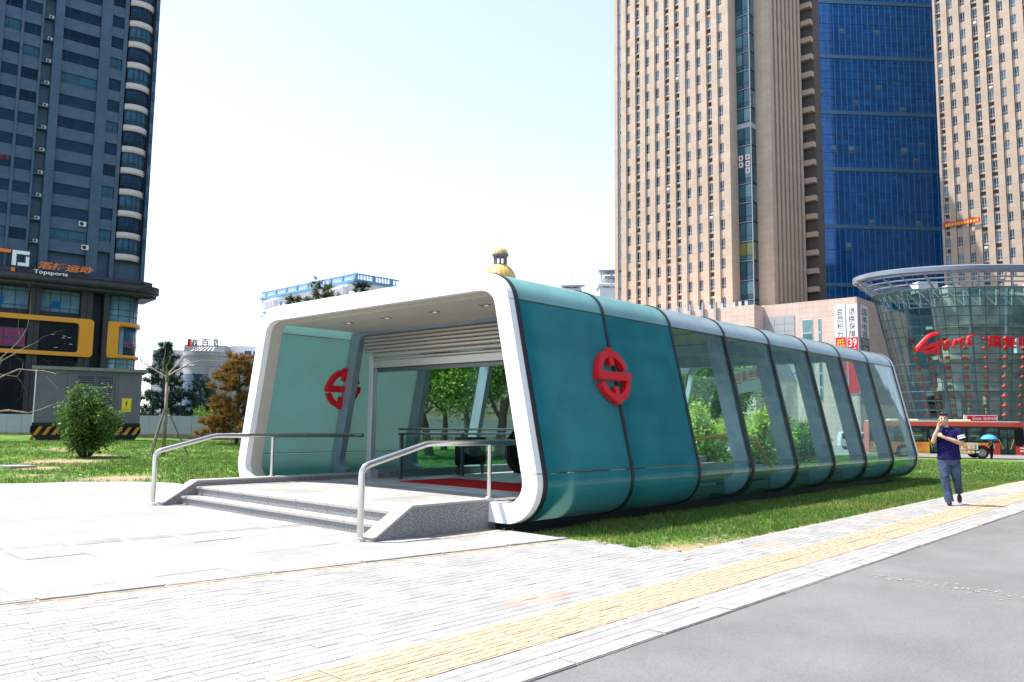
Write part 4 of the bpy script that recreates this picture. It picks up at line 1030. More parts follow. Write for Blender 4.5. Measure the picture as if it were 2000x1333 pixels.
# red lanterns in rows behind the glass
lb = MB().lathe([(.001, -.30), (.20, -.27), (.34, -.12), (.36, 0), (.34, .12), (.20, .27), (.001, .30)], 10); lb.lathe([(.001, .38), (.13, .38), (.14, .26)], 8, 1); lb.lathe([(.14, -.26), (.12, -.36), (.001, -.36)], 8, 1); lb.tube([(0, 0, -.36), (0, 0, -.75)], .035, 4, 1); lb.tube([(0, 0, .38), (0, 0, .95)], .012, 4, 1)
lme = lb.mesh('red_lantern', ['lantern', 'gold_trim'], True)
RDM = Matrix.Translation((CD.x, CD.y, 0)) @ Matrix.Rotation(RD, 4, 'Z')
for i in range(10):
    a = 205+i*12.2
    for j in range(9):
        z = zb_+.55+j*1.19; p = RDM @ drp(a+random.uniform(-.5, .5), z, -.55)
        o = link('red_lantern', lme, None, p); o.scale = (.86, .86, .80); tag(o, 'small round red lantern hanging in rows inside the glass drum', 'lantern', 'red lanterns hanging inside the glass drum')
# big red shop sign: handwritten name and block characters
sg = thing('shop_sign', 'large red handwritten Gome sign with block characters on the glass drum', 'sign', (FD.P.x, FD.P.y, 0), FD.rot)
def dpx(x, y): return FD(1580+x/4.443, 480+y/4.443)
def stroke(pts, r):
    P = [dpx(*p) for p in pts]; Q = []
    for i in range(len(P)-1):
        for t in (0, .34, .67): Q.append((P[i][0]+(P[i+1][0]-P[i][0])*t, 0, P[i][1]+(P[i+1][1]-P[i][1])*t))
    Q.append((P[-1][0], 0, P[-1][1])); S_ = [Vector(q) for q in Q]
    for _ in range(2): S_ = [S_[0]]+[(S_[i-1]+S_[i]*2+S_[i+1])/4 for i in range(1, len(S_)-1)]+[S_[-1]]
    n = len(S_); MB().tube(S_, [r*(.75+.5*math.sin(PI*(i+.5)/n)) for i in range(n)], 8).obj('stroke', 'sign_red', sg, True)
stroke([(1118, 768), (1062, 772), (1010, 815), (965, 868), (932, 905), (1000, 893), (1090, 858), (1160, 832)], .27)
stroke([(985, 890), (1000, 922), (1050, 925), (1105, 892), (1136, 838), (1120, 900), (1113, 955)], .25)
stroke([(1215, 822), (1185, 835), (1170, 870), (1185, 888), (1210, 876), (1222, 845), (1210, 824)], .17)
stroke([(1252, 886), (1270, 800), (1285, 862), (1312, 792), (1330, 884)], .17)
stroke([(1432, 778), (1385, 790), (1372, 828), (1412, 826), (1372, 832), (1376, 864), (1432, 848)], .18)
for i, ch in enumerate('国美电器'):
    u0, z1 = dpx(1560+i*132, 785); u1, z0 = dpx(1670+i*132, 892); fit_text(ch, u1-u0, z1-z0, u0, z0, .1, sg, 'sign_red', .10, name='character', bold=.03)

# ================================================================== STREET: bus, van, sign board
bp0 = plan(1998, 65.1); ZS = -.95
bus = thing('city_bus', 'red and orange city bus with dark windows and a white advert on its side', 'bus', (bp0.x, bp0.y, ZS), math.radians(-62))
BL, BW = 11.6, 2.5
def side(z): return 0.
b = MB(); b.prism([(-BL, .38), (0, .38), (.06, 1.2), (.02, 2.6), (-.12, 2.98), (-BL+.1, 2.98), (-BL, 2.7)], (.34, BW)); b.obj('body', 'bus_red', bus)
def wheelarch(x0, x1, wx):
    r = .62; P = [(x0, .34), (x0, 1.30), (x1, 1.30), (x1, .34)]
    if x0 < wx-r and wx+r < x1: P += [(wx+r*math.cos(math.radians(a)), .5+r*math.sin(math.radians(a))) for a in range(-10, 191, 20)]
    return P
segs = [(-BL, -6.95, -8.9), (-5.75, -2.25, -3.05), ]
b = MB().prism(wheelarch(-BL, -6.95, -8.9), (-.0, .09)); b.obj('side_panel', 'bus_orange', bus)
b = MB().prism(wheelarch(-5.75, -2.2, -3.05), (-.0, .09)); b.obj('side_panel', 'bus_orange', bus)
bx('side_panel', bus, 'bus_red', -2.19, -1.72, 0, .09, .34, 1.30); bx('side_panel', bus, 'bus_red', -.62, .03, 0, .09, .36, 1.30)
bx('window_band', bus, 'bus_glass', -BL+.05, -.62, .015, .10, 1.305, 2.62); bx('cove_panel', bus, 'bus_red', -BL, -.1, -.0, .1, 2.625, 2.90); bx('roof_edge', bus, 'bus_cream', -BL+.1, -.25, .02, BW-.02, 2.985, 3.06)
for i, (x0, x1) in enumerate(((-11.3, -9.6), (-9.5, -7.1), (-5.7, -4.2), (-4.1, -2.9), (-2.8, -1.8))):
    o = bx('window', bus, 'bus_inside', x0+.06, x1-.06, .008, .013, 1.42, 2.5); bx('bar', None, 'bus_glass', 0, x1-x0-.12, -.004, -.001, .72, .77).parent = o
    if i in (0, 1, 3): bx('hand_pole', None, 'yellow_paint', .2, x1-x0-.4, -.003, -.0005, .40, .44).parent = o
for x0, x1 in ((-6.94, -5.76), (-1.71, -.63)):
    d = bx('door', bus, 'bus_glass', x0, x1, .03, .10, .36, 2.45); wd = (x1-x0)/2
    for k in range(2):
        bx('leaf', None, 'bus_inside', k*wd+.05, (k+1)*wd-.05, -.02, -.012, .15, 2.0).parent = d
        q = bx('grab_bar', None, 'yellow_paint', k*wd+.18, k*wd+.22, -.035, -.022, .45, 1.3); q.parent = d; q.rotation_euler.y = .35*(1 if k else -1)
    bx('step', bus, 'alu', x0, x1, -.06, .05, .30, .36)
b = MB().prism([(.045, 1.0), (.075, 1.2), (.035, 2.55), (-.02, 2.55), (-.02, 1.0)], (.2, BW-.2)); b.obj('windscreen', 'bus_glass', bus)
b = MB().prism([(-.60, 1.05), (-.60, 2.50), (.01, 2.52), (.06, 1.25), (-.15, 1.02)], (-.006, .01)); b.obj('driver_window', 'bus_glass', bus)
for z in (.62, .85): bx('headlight', bus, 'lamp_glass', -.30, .075, -.012, .3, z, z+.12)
bx('corner_panel', bus, 'bus_red', -.12, .03, .02, .34, 1.305, 2.98); bx('roof_panel', bus, 'bus_red', -BL+.1, -.1, .03, .36, 2.88, 2.982); bx('rear_corner', bus, 'bus_red', -BL, -BL+.06, .0, .34, .38, 2.7)
bx('bumper', bus, 'bus_red', -.1, .12, .02, BW-.02, .34, .60)
MB().tube([(0, .0, 2.62), (.28, -.18, 2.60), (.30, -.2, 2.35)], .03, 6).obj('mirror_arm', 'rubber', bus); bx('mirror', bus, 'rubber', .22, .38, -.32, -.14, 1.95, 2.38, .02)
for x in (-8.9, -3.05):
    for y in (.16, BW-.16):
        wl = link('wheel', None, bus, (x, y, .5)); X = Matrix.Rotation(PI/2, 4, 'X')
        MB().lathe([(.29, -.13), (.46, -.13), (.50, -.08), (.50, .10), (.29, .10)], 28, T=X).obj('tyre', 'tyre', wl, True); MB().lathe([(.001, .06), (.10, .10), (.12, .02), (.24, -.01), (.29, .12), (.31, .12)], 24, T=X).obj('rim', 'wheel_rim', wl, True)
for x0, x1 in ((-9.9, -7.6), (-5.2, -3.6)): bx('roof_unit', bus, 'bus_cream', x0, x1, .5, 2.0, 3.05, 3.20, .06)
fit_text('吐司', 1.75, .58, -5.1, .72, -.0, bus, 'sign_white', .012, bold=.02); 
for i in range(6): bx('advert_stripe', bus, 'sign_white', -5.15+i*.33, -4.90+i*.33, -.004, -.0005, .46, .62)
bx('advert_stripe', bus, 'sign_white', -11.2, -10.5, -.004, -.0005, .85, 1.15)

vp_ = plan(1714, 90); van = thing('white_van', 'white minivan on the street seen through the glass entrance', 'van', (vp_.x, vp_.y, -.96), math.radians(-58))
b = MB(); PR = [(-4.0, .35), (-4.02, 1.0), (-3.9, 1.85), (-3.7, 1.95), (-1.3, 1.95), (-1.0, 1.88), (-.35, 1.15), (-.05, .95), (0, .45), (-.1, .35)]
b.prism(PR, (0, 1.6)); o = b.obj('body', 'van_white', van)
bv = o.modifiers.new('b', 'BEVEL'); bv.width = .06; bv.segments = 2
for x0, x1 in ((-3.75, -2.75), (-2.65, -1.75)): bx('window', van, 'bus_glass', x0, x1, -.012, .02, 1.15, 1.75, .004)
MB().prism([(-1.66, 1.15), (-1.66, 1.75), (-1.1, 1.75), (-.62, 1.2), (-.62, 1.15)], (-.012, .02)).obj('window', 'bus_glass', van)
MB().add([(-.98, .1, 1.86), (-.33, .1, 1.19), (-.33, 1.5, 1.19), (-.98, 1.5, 1.86), (-1.0, .1, 1.83), (-.36, .1, 1.15), (-.36, 1.5, 1.15), (-1.0, 1.5, 1.83)], [(0,1,2,3), (7,6,5,4), (0,4,5,1), (1,5,6,2), (2,6,7,3), (3,7,4,0)]).obj('windscreen', 'bus_glass', van).location = (.02, 0, .02)
for y in (.12, 1.48): bx('headlight', van, 'lamp_glass', -.06, .02, y-.1, y+.1, .72, .9)
bx('bumper', van, 'dark_steel', -.1, .06, .02, 1.58, .3, .48)
for x in (-3.2, -.85):
    for y in (.1, 1.5):
        wl = link('wheel', None, van, (x, y, .31)); X = Matrix.Rotation(PI/2, 4, 'X')
        MB().lathe([(.19, -.09), (.29, -.09), (.31, -.05), (.31, .09), (.19, .09)], 20, T=X).obj('tyre', 'tyre', wl, True); MB().lathe([(.001, .08), (.2, .09)], 16, T=X).obj('rim', 'wheel_rim', wl, True)
FS = Facade(1889, 80, -52); u1, z1 = FS(1889, 812.5); u2, z2 = FS(1947, 822)
sb = thing('sign_board', 'red Gome sign board with white frame above the bus roof', 'sign', (FS.P.x, FS.P.y, 0), FS.rot)
bx('frame', sb, 'sign_white', u1-.3, u2+.1, .02, .12, z2-1.2, z1+.08); bx('panel', sb, 'sign_red', u1, u2, -.02, .02, z2-1.1, z1)
for s_ in (u1+.3, u2-.3): bx('post', sb, 'alu', s_-.06, s_+.06, .12, .24, ZS, z2)
fit_text('Gome', .85, .34, u1+.5, z1-.42, -.02, sb, 'sign_white', .008, .25); fit_text('国美电器', 1.3, .30, u1+1.55, z1-.42, -.02, sb, 'sign_white', .008)

# ================================================================== FAR BUILDINGS
FS_ = Facade(383, 150, -47)
ds = thing('department_store', 'pale tiled department store with round front and rooftop characters', 'building', (FS_.P.x, FS_.P.y, 0), FS_.rot)
def fz(px, py): return FS_(px, py)
def blk(nm, mat, px0, px1, ytop, y0, y1, t=ds, F=FS_):
    a, z = F(px0, ytop); c, _ = F(px1, ytop); return bx(nm, t, mat, a, c, y0, y1, -1, z)
z_ = fz(383, 686)[1]; R_ = 4.35
MB().lathe([(R_, -1), (R_, z_-2.9), (R_+.1, z_-2.85), (R_+.1, z_-2.6), (R_, z_-2.55), (R_, z_-.9), (R_+.18, z_-.8), (R_+.18, z_), (.01, z_)], 40, c=(0, 4.2, 0)).obj('round_front', 'far_tile', ds, True)
zg = fz(383, 731)[1]; MB().lathe([(R_+.06, -1), (R_+.06, zg)], 24, c=(0, 4.2, 0), a0=math.radians(196), a1=math.radians(292)).obj('glass_bay', 'far_glass', ds, True)
u_, z_ = fz(417, 718); MB().lathe([(1.7, -1), (1.7, z_), (.01, z_)], 24, c=(u_, 1.6, 0)).obj('side_turret', 'far_tile', ds, True)
blk('wall', 'far_tile', 426, 500, 692, 3, 14); blk('roof_block', 'far_tile', 335, 418, 668, 6, 16); blk('rear_block', 'far_white', 418, 500, 667, 9, 20); blk('rear_block', 'far_white', 262, 336, 676, 8, 20)
for px_, py_, s_ in ((474, 693, 1.1), (492, 694, 1.1), (440, 687, .6), (451, 686, .7), (430, 688, .5)):
    u_, z_ = fz(px_, py_); o = bx('window', ds, 'far_blue', u_-s_*.6, u_+s_*.6, 2.9 if px_ > 470 else 8.9, 3.1 if px_ > 470 else 9.1, z_-s_*.9, z_+s_*.9); bx('pane', None, 'far_win', .1, s_*1.2-.1, -.04, -.002, .1, s_*1.8-.1).parent = o
for i in range(6):
    u_, z_ = fz(362+i*8.5, 684); u2_, z2_ = fz(368+i*6, 673); MB().tube([(u_, 2.5, z_), (u2_, 5.5, z2_)], .10, 6).obj('sign_strut', 'far_white', ds)
for ch, px_, px2 in (('商', 358, 371), ('百', 378, 393), ('货', 401, 413)):
    u_, z_ = fz(px_, 674); u2_, z2_ = fz(px2, 658); fit_text(ch, u2_-u_, z2_-z_, u_, z_, 4.0, ds, 'dome_stone', .12, name='character', bold=.02); 
u_, z_ = fz(350, 673); bx('character', ds, 'sign_red', u_, u_+.5, 3.8, 4.6, z_, z_+1.45)

A_, B_, C_ = plan(500, 186), plan(686, 160), plan(770, 167.5); zw = zat(686, 534, 160)
wb = thing('white_apartment_block', 'white apartment block with blue rooftop balustrade rising behind the entrance', 'building', (B_.x, B_.y, 0), 0)
ax_, cx_ = A_-B_, C_-B_; D_ = ax_+cx_
b = MB(); P4 = [(0, 0), (cx_.x, cx_.y), (D_.x, D_.y), (ax_.x, ax_.y)]
b.add([(x, y, -1) for x, y in P4]+[(x, y, zw-1.7) for x, y in P4], [(0,1,5,4), (1,2,6,5), (2,3,7,6), (3,0,4,7), (4,5,6,7)]); b.obj('wall', 'far_white', wb)
def along(v, fn_):
    l = v.length; return l, math.atan2(v.y, v.x)
for v, back in ((ax_, -1), (cx_, 1)):
    l, an = along(v, None); T = Matrix.Rotation(an, 4, 'Z'); s_ = 1 if back < 0 else -1
    for nm, z0, z1, w_ in (('cornice', zw-1.75, zw-1.25, .5), ('top_rail', zw-.22, zw, .3)):
        MB().box(-.2, l+.2, -w_, w_, z0, z1, T=T).obj(nm, 'far_blue', wb)
    n = int(l/.75); b = MB()
    for i in range(n): b.box(i*.75, i*.75+.34, -.12, .12, zw-1.25, zw-.22, T=T)
    b.obj('balusters', 'far_white', wb)
    for i in range(int(l/4.4)+1): MB().box(i*4.4-.3, i*4.4+.3, -.3, .3, zw-1.25, zw-.2, T=T).obj('post', 'far_blue', wb)
l, an = along(ax_, None); T = Matrix.Rotation(an, 4, 'Z')
for f_ in range(8):
    z = zw-4.4-f_*3.0
    for x in np.arange(3, l-1, 3.6):
        w_ = 1.0; b = MB().box(x, x+w_, .02, .10, z, z+1.5, T=T); o = b.obj('window', 'far_blue', wb); MB().box(x+.1, x+w_-.1, .10, .13, z+.1, z+1.4, T=T).obj('pane', 'far_win', o)
    MB().box(0, l, .0, .25, z-1.1, z-.8, T=T).obj('string_course', 'far_white', wb)
for x in (l*.13, l*.86):
    for f_ in range(4):
        z = zw-5.0-f_*3; b = MB().box(x-2, x+2, .0, 1.2, z, z+2.5, T=T); o = b.obj('bay_window', 'far_white', wb); 
        for k in range(3): MB().box(x-1.8+k*1.25, x-.75+k*1.25, 1.2, 1.24, z+.5, z+2.2, T=T).obj('pane', 'far_tile', o)
        MB().box(x-2.2, x+2.2, .0, 1.4, z-.35, z, T=T).obj('bay_sill', 'far_blue', wb)

pdm = plan(973, 220); k_ = 220/FPX
dm = thing('golden_dome_tower', 'golden ribbed dome with a small columned lantern and spire', 'building', (pdm.x, pdm.y, 0))
zd = [zat(973, y, 220) for y in (457, 483, 498, 516, 548)]
def rib_lathe(r, z0, z1, n=24):
    pr = [(max(.02, r*math.cos(t)), z0+(z1-z0)*math.sin(t)) for t in np.linspace(0, PI/2, 9)]; b = MB().lathe(pr, 48)
    for i in range(n):
        a = 2*PI*i/n; b.tube([(p[0]*1.01*math.cos(a), p[0]*1.01*math.sin(a), p[1]) for p in pr], .09, 4)
    return b
rib_lathe(32*k_, zd[4]-.6, zd[3]+.1).obj('dome', 'gold_dome', dm, True); rib_lathe(14.5*k_, zd[2]+.2, zd[1], 14).obj('lantern_dome', 'gold_dome', dm, True)
MB().lathe([(.01, zd[2]+.25), (16*k_, zd[2]+.25), (17*k_, zd[2]-.15), (14*k_, zd[2]-.7), (.01, zd[2]-.7)], 24).obj('lantern_cornice', 'dome_stone', dm, True)
for i in range(8):
    a = 2*PI*i/8; MB().tube([(11.5*k_*math.cos(a), 11.5*k_*math.sin(a), zd[3]-.4), (11.5*k_*math.cos(a), 11.5*k_*math.sin(a), zd[2]-.4)], .27, 8).obj('column', 'dome_stone', dm, True)
MB().tube([(0, 0, zd[1]-.2), (0, 0, zd[0])], .05, 5).obj('spire', 'dome_stone', dm); MB().lathe([(31*k_, -1), (31*k_, zd[4]-.6), (.01, zd[4]-.6)], 32).obj('tower_body', 'far_white', dm, True)
def rooftop(name, lab, pxc, depth, pxw, ytop, slabs, ybody, mast):
    p = plan(pxc, depth); k = depth/FPX; t = thing(name, lab, 'building', (p.x, p.y, 0), YAW-PI/2)
    zb = zat(pxc, ybody, depth); bx('body', t, 'far_white', -pxw*k*.42, pxw*k*.42, 0, 9, -1, zb); z = zat(pxc, ytop, depth)
    b = MB().add([(-pxw*k*.5, -2, z-.5), (pxw*k*.55, -2, z-.2), (pxw*k*.3, 8, z+.6), (-pxw*k*.3, 8, z+.2), (-pxw*k*.5, -2, z-.8), (pxw*k*.55, -2, z-.6), (pxw*k*.3, 8, z), (-pxw*k*.3, 8, z-.1)], [(0,1,2,3), (7,6,5,4), (0,4,5,1), (1,5,6,2), (2,6,7,3), (3,7,4,0)]); b.obj('roof_canopy', 'far_tile', t)
    for s_ in (-.35, .0, .35): bx('post', t, 'far_white', s_*pxw*k-.25, s_*pxw*k+.25, 0, .5, zb, z-.3)
    if mast: MB().tube([(0, 1, z), (0, 1, z+mast)], .08, 5).obj('mast', 'dome_stone', t)
    return t, k, z
rooftop('distant_block', 'distant pale rooftop canopy with thin mast peeping over the glass roof', 1116, 230, 46, 557, 1, 563, 3.8)
t, k, z = rooftop('distant_block', 'distant white block with stacked roof slabs beside the beige tower', 1195, 230, 56, 527, 1, 562, 0)
bx('slab', t, 'far_tile', -2.0, 4.5, -1, 8, z-2.6, z-2.0); bx('slab', t, 'far_white', -4, 4.5, -1, 8, z-5, z-4.4)
q0, q1 = plan(700, 78), plan(1040, 84); tb_ = thing('tan_building', 'low tan building behind the trees seen through the doorway', 'building', (q0.x, q0.y, 0), math.atan2(q1.y-q0.y, q1.x-q0.x)); l_ = (q1-q0).length
bx('wall', tb_, 'spandrel', 0, l_, 0, 10, -1, 9.2); bx('band', tb_, 'beige', 0, l_, -.15, 0, 2.6, 3.1)
for i in range(int(l_/3)): o = bx('window', tb_, 'frame_black', .8+i*3, 2.6+i*3, -.05, 0, 4.2, 6.2); bx('pane', None, 'win_pane1', .1, 1.7, -.02, -.001, .1, 1.9).parent = o
# office block across the road: added behind the camera, unseen, for the glass entrance to mirror
ob = thing('added_office_block', 'grey green office block added across the road for the glass to mirror', 'building', (20, -42, 0), 0)
bx('wall', ob, 'mirror_block', 0, 190, -20, 0, -1, 58)
b = MB()
for i in range(38):
    for j in range(14): b.box(1.2+i*5, 4.4+i*5, .0, .05, 3+j*4, 5.6+j*4, random.choice((0, 0, 1)))
stuff(b.obj('windows', ['dark_pane0', 'dark_pane1'], ob))
# ================================================================== TRANSFORMER KIOSK, HOARDING
kk = thing('transformer_kiosk', 'grey transformer kiosk with louvre doors and black and yellow striped base', 'kiosk', (14.42, 48.5, .30), math.radians(-18))
KW, KD = 5.25, 2.7
bx('body', kk, 'kiosk_grey', 0, KW, 0, KD, .95, 3.85); bx('side_door', kk, 'kiosk_side', -.03, 0, .06, KD-.06, 1.0, 3.75); bx('edge_trim', kk, 'alu', -.04, .02, -.04, .02, .95, 3.85)
bx('roof', kk, 'kiosk_roof', -.22, KW+.3, -.28, KD+.2, 3.85, 4.02)
bx('plinth_band', kk, 'hazard_black', -.04, KW+.04, -.04, KD, .76, .95)
b = MB(); q = [(-.10, .76), (-.10, .42), (.22, 0), (KW-.2, 0), (KW+.08, .42), (KW+.08, .76)]
b.prism(q, (.05, KD)); b.obj('plinth', 'hazard_black', kk)
MB().add([(-.1, .05, .42), (KW+.08, .05, .42), (KW-.2, .3, 0), (.22, .3, 0), (-.1, .05, .76), (KW+.08, .05, .76)], [(0,1,5,4), (3,2,1,0)]).obj('plinth_front', 'hazard_black', kk)
for i in range(12):
    x = .02+i*.44; w_ = .2
    MB().add([(x, .03, .30), (x+w_, .03, .30), (x+.28+w_, .03, .75), (x+.28, .03, .75), (x, .05, .30), (x+w_, .05, .30), (x+.28+w_, .05, .75), (x+.28, .05, .75)], [(0,1,2,3), (0,4,5,1), (2,6,7,3)]).obj('hazard_stripe', 'hazard_yellow', kk)
    MB().add([(x, .028, .30), (x+w_, .028, .30), (x-.16+w_, .25, .0), (x-.16, .25, .0)], [(0,1,2,3)]).obj('hazard_stripe', 'hazard_yellow', kk)
for i in range(7):
    y = .12+i*.36; MB().add([(-.125, y, .43), (-.125, y+.18, .43), (-.125, y+.22, .75), (-.125, y+.04, .75)], [(3,2,1,0)]).obj('hazard_stripe', 'hazard_yellow', kk)
    MB().add([(-.11, y, .43), (-.11, y+.18, .43), (.20, y+.14, .01), (.20, y-.04, .01)], [(0,1,2,3)]).obj('hazard_stripe', 'hazard_yellow', kk)
for x0 in (1.98, 2.92):
    d = bx('louvre_door', kk, 'hazard_black', x0, x0+.90, -.03, 0, 1.15, 3.62)
    fr = MB(); fr.box(0, .06, -.07, 0, 0, 2.47).box(.84, .90, -.07, 0, 0, 2.47).box(.06, .84, -.07, 0, 0, .06).box(.06, .84, -.07, 0, 2.41, 2.47); fr.obj('frame', 'kiosk_grey', d)
    for i in range(19):
        z = .09+i*.123; MB().add([(.06, -.055, z), (.84, -.055, z), (.84, -.01, z+.075), (.06, -.01, z+.075), (.06, -.045, z-.006), (.84, -.045, z-.006), (.84, .0, z+.069), (.06, .0, z+.069)], [(0,1,2,3), (7,6,5,4), (0,4,5,1)]).obj('louvre_slat', 'kiosk_grey', d)
for x in (1.5, 4.05): bx('panel_joint', kk, 'hazard_black', x, x+.015, -.004, 0, .98, 3.82)
o = bx('warning_plate', kk, 'sign_yellow', 4.30, 4.74, -.02, 0, 1.62, 2.34); bx('border', None, 'amber', -.03, .47, .004, .02, -.03, .75).parent = o
MB().prism([(.20, .58), (.26, .58), (.22, .44), (.27, .44), (.19, .22), (.21, .38), (.17, .38)], (-.012, -.001)).obj('bolt_mark', 'hazard_black', o); fit_text('止步高压', .30, .07, .07, .08, -.001, o, 'hazard_black', .003)
bx('plate', kk, 'hazard_yellow', 1.62, 1.80, -.015, 0, 2.5, 2.82); bx('handle', kk, 'dark_steel', 4.93, 4.96, -.03, 0, 1.9, 2.35)
for y0, y1, z0, z1, m_ in ((.75, 1.15, 2.45, 2.8, 'amber'), (1.7, 2.15, 1.75, 2.45, 'sign_yellow'), (1.9, 2.05, 2.5, 2.8, 'amber')): bx('warning_plate', kk, m_, -.045, -.03, y0, y1, z0, z1)
h0, h1 = plan(-160, 58), plan(1060, 63); hl = (h1-h0).length
hb = thing('hoarding_fence', 'long pale grey metal hoarding fence on a low footing behind the lawn', 'fence', (h0.x, h0.y, 0), math.atan2(h1.y-h0.y, h1.x-h0.x))
b = MB()
for i in range(int(hl)):
    bx('panel', hb, 'hoarding', i*1.0+.01, i*1.0+.99, -.02+.015*(i % 2), .02+.015*(i % 2), .46, 1.78)
    for k in range(2): bx('post', hb, 'kiosk_grey', i+.0-.03, i+.03, .03, .09, 0, 1.8) if k == 0 and i % 3 == 0 else None
bx('footing', hb, 'hoarding_base', 0, hl, -.12, .12, -.2, .45)

# ================================================================== TREES AND SHRUBS
rg = np.random.default_rng(11)
def leafmesh(name, C_, N_, size, mat, aspect=.5, curl=True):
    """one small bent leaf (two triangles) at each centre"""
    C_ = np.asarray(C_, float); n = len(C_); s_ = size*(.6+.8*rg.random(n))[:, None]
    d = rg.normal(size=(n, 3)); d[:, 2] *= .6; d /= np.linalg.norm(d, axis=1)[:, None]
    q = rg.normal(size=(n, 3)); q -= (q*d).sum(1)[:, None]*d; q /= np.linalg.norm(q, axis=1)[:, None]; nz = np.cross(d, q)
    V = np.stack([C_-d*s_*.5, C_+q*s_*aspect*.5+nz*s_*.08, C_+d*s_*.5, C_-q*s_*aspect*.5+nz*s_*.08], 1).reshape(-1, 3)
    me = bpy.data.meshes.new(name); me.vertices.add(4*n); me.vertices.foreach_set('co', V.reshape(-1)); me.loops.add(4*n); me.polygons.add(n)
    me.loops.foreach_set('vertex_index', np.arange(4*n)); me.polygons.foreach_set('loop_start', np.arange(n)*4); me.polygons.foreach_set('loop_total', np.full(n, 4)); me.update(calc_edges=True); me.materials.append(MATS[mat]); return me
def grow(mb, p, d, l, r, lv, tips, seg=5, spread=.7, up=.12, fork=(2, 3), shrink=.72):
    pts = [Vector(p)]; rs = [r]; dd = Vector(d).normalized()
    for i in range(3):
        dd = (dd+Vector(rg.normal(size=3))*.16+Vector((0, 0, up))).normalized(); pts.append(pts[-1]+dd*l/3); rs.append(r*(1-.14*(i+1)))
        if lv <= 1: tips.append((pts[-1].copy(), l))
    mb.tube(pts, rs, 7 if lv > 2 else 5, cap=False)
    if lv == 0: return
    for k in range(rg.integers(fork[0], fork[1]+1)):
        a = Vector(rg.normal(size=3)); a = (a-dd*a.dot(dd)).normalized(); grow(mb, pts[-1 if k == 0 else rg.integers(2, 4)], (dd+a*spread*(.7+.6*rg.random())).normalized(), l*shrink*(.8+.4*rg.random()), rs[-1]*.68, lv-1, tips, seg, spread, up, fork, shrink)
def leafy(name, label, cat, loc, h, trunk_h, leaf, lsz, nleaf, lv=4, r0=.09, trunks=1, spread=.7, bark='bark', grp=None, clump=.35, lean=0, shrink=.72):
    t = thing(name, label, cat, loc, rg.random()*6, grp); mb = MB(); tips = []
    for k in range(trunks):
        a = rg.random()*6.28; d = Vector((math.cos(a)*lean, math.sin(a)*lean, 1))
        grow(mb, (0, 0, -.05), d, trunk_h, r0, lv, tips, spread=spread, shrink=shrink)
    zm = max(p.z for p, _ in tips); k = h/zm
    mb.v = [(x*k, y*k, z*k) for x, y, z in mb.v]; mb.obj('trunk', bark, t, 'all', fix=False)
    if nleaf:
        P = np.array([tuple(p*k) for p, _ in tips]); w_ = P[:, 2] > .26*h; P = P[w_]; wt = rg.random(len(P))**1.2; wt /= wt.sum()
        idx = rg.choice(len(P), nleaf, p=wt); Cn = P[idx]+rg.normal(size=(nleaf, 3))*clump*np.array([1, 1, .8]); Cn = Cn[Cn[:, 2] > .08*h]
        link('crown', leafmesh('crown', Cn, None, lsz, leaf), t)
    return t
def conifer(name, label, loc, h, rad, leaf, z0=.12, n=3600, ndl=.34, grp=None, bark='bark', power=.9, droop=-.1, whorls=15, gap=.25):
    """trunk with whorled boughs carrying tufts of needles"""
    t = thing(name, label, 'tree', loc, rg.random()*6, grp); mb = MB().tube([(0, 0, -.1), (.03*h*.2, 0, h*.5), (0, 0, h*.97)], [.018*h+.02, .012*h+.015, .01], 8); C_ = []; D_ = []
    for i in range(whorls):
        f = (i+.4)/whorls; z = h*(z0+(1-z0)*f*.97); L_ = rad*(1-f)**power*(.8+.35*rg.random())+.06*rad
        nb = rg.integers(5, 8)
        for k in range(nb):
            if rg.random() < gap*.5: continue
            a = 2*PI*(k+rg.random()*.7)/nb; l = L_*(.7+.5*rg.random()); e = Vector((math.cos(a)*l, math.sin(a)*l, z+l*(droop+.25*rg.random())+.25*l*f))
            s_ = Vector((0, 0, z)); mb.tube([s_, s_.lerp(e, .5)+Vector((0, 0, -.04*l)), e], [.012*h*.5, .008*h*.4, .004], 4, cap=False)
            m_ = max(3, int(l/rad*9))
            for q in range(m_):
                u = .25+.8*(q+rg.random())/m_; C_.append(s_.lerp(e, u)+Vector(rg.normal(size=3))*.05*rad); D_.append((e-s_).normalized())
    mb.obj('trunk', bark, t, 'all', fix=False)
    k = max(1, int(n/max(1, len(C_)))); V = []; F = []; c = 0
    for p, d in zip(C_, D_):
        for _ in range(k):
            dv = (d*.55+Vector(rg.normal(size=3))*.55+Vector((0, 0, .35))).normalized(); sd = dv.cross(Vector(rg.normal(size=3))).normalized()*ndl*.055; o = p+Vector(rg.normal(size=3))*.03; l = ndl*(.6+.7*rg.random())
            V += [o-sd, o+sd, o+dv*l]; F.append((c, c+1, c+2)); c += 3
    me = bpy.data.meshes.new('crown'); me.from_pydata([tuple(v) for v in V], [], F); me.materials.append(MATS[leaf]); link('crown', me, t); return t
def gp(px, depth, dz=0):
    p = plan(px, depth); return (p.x, p.y, hz(p.x, p.y)-.03+dz)
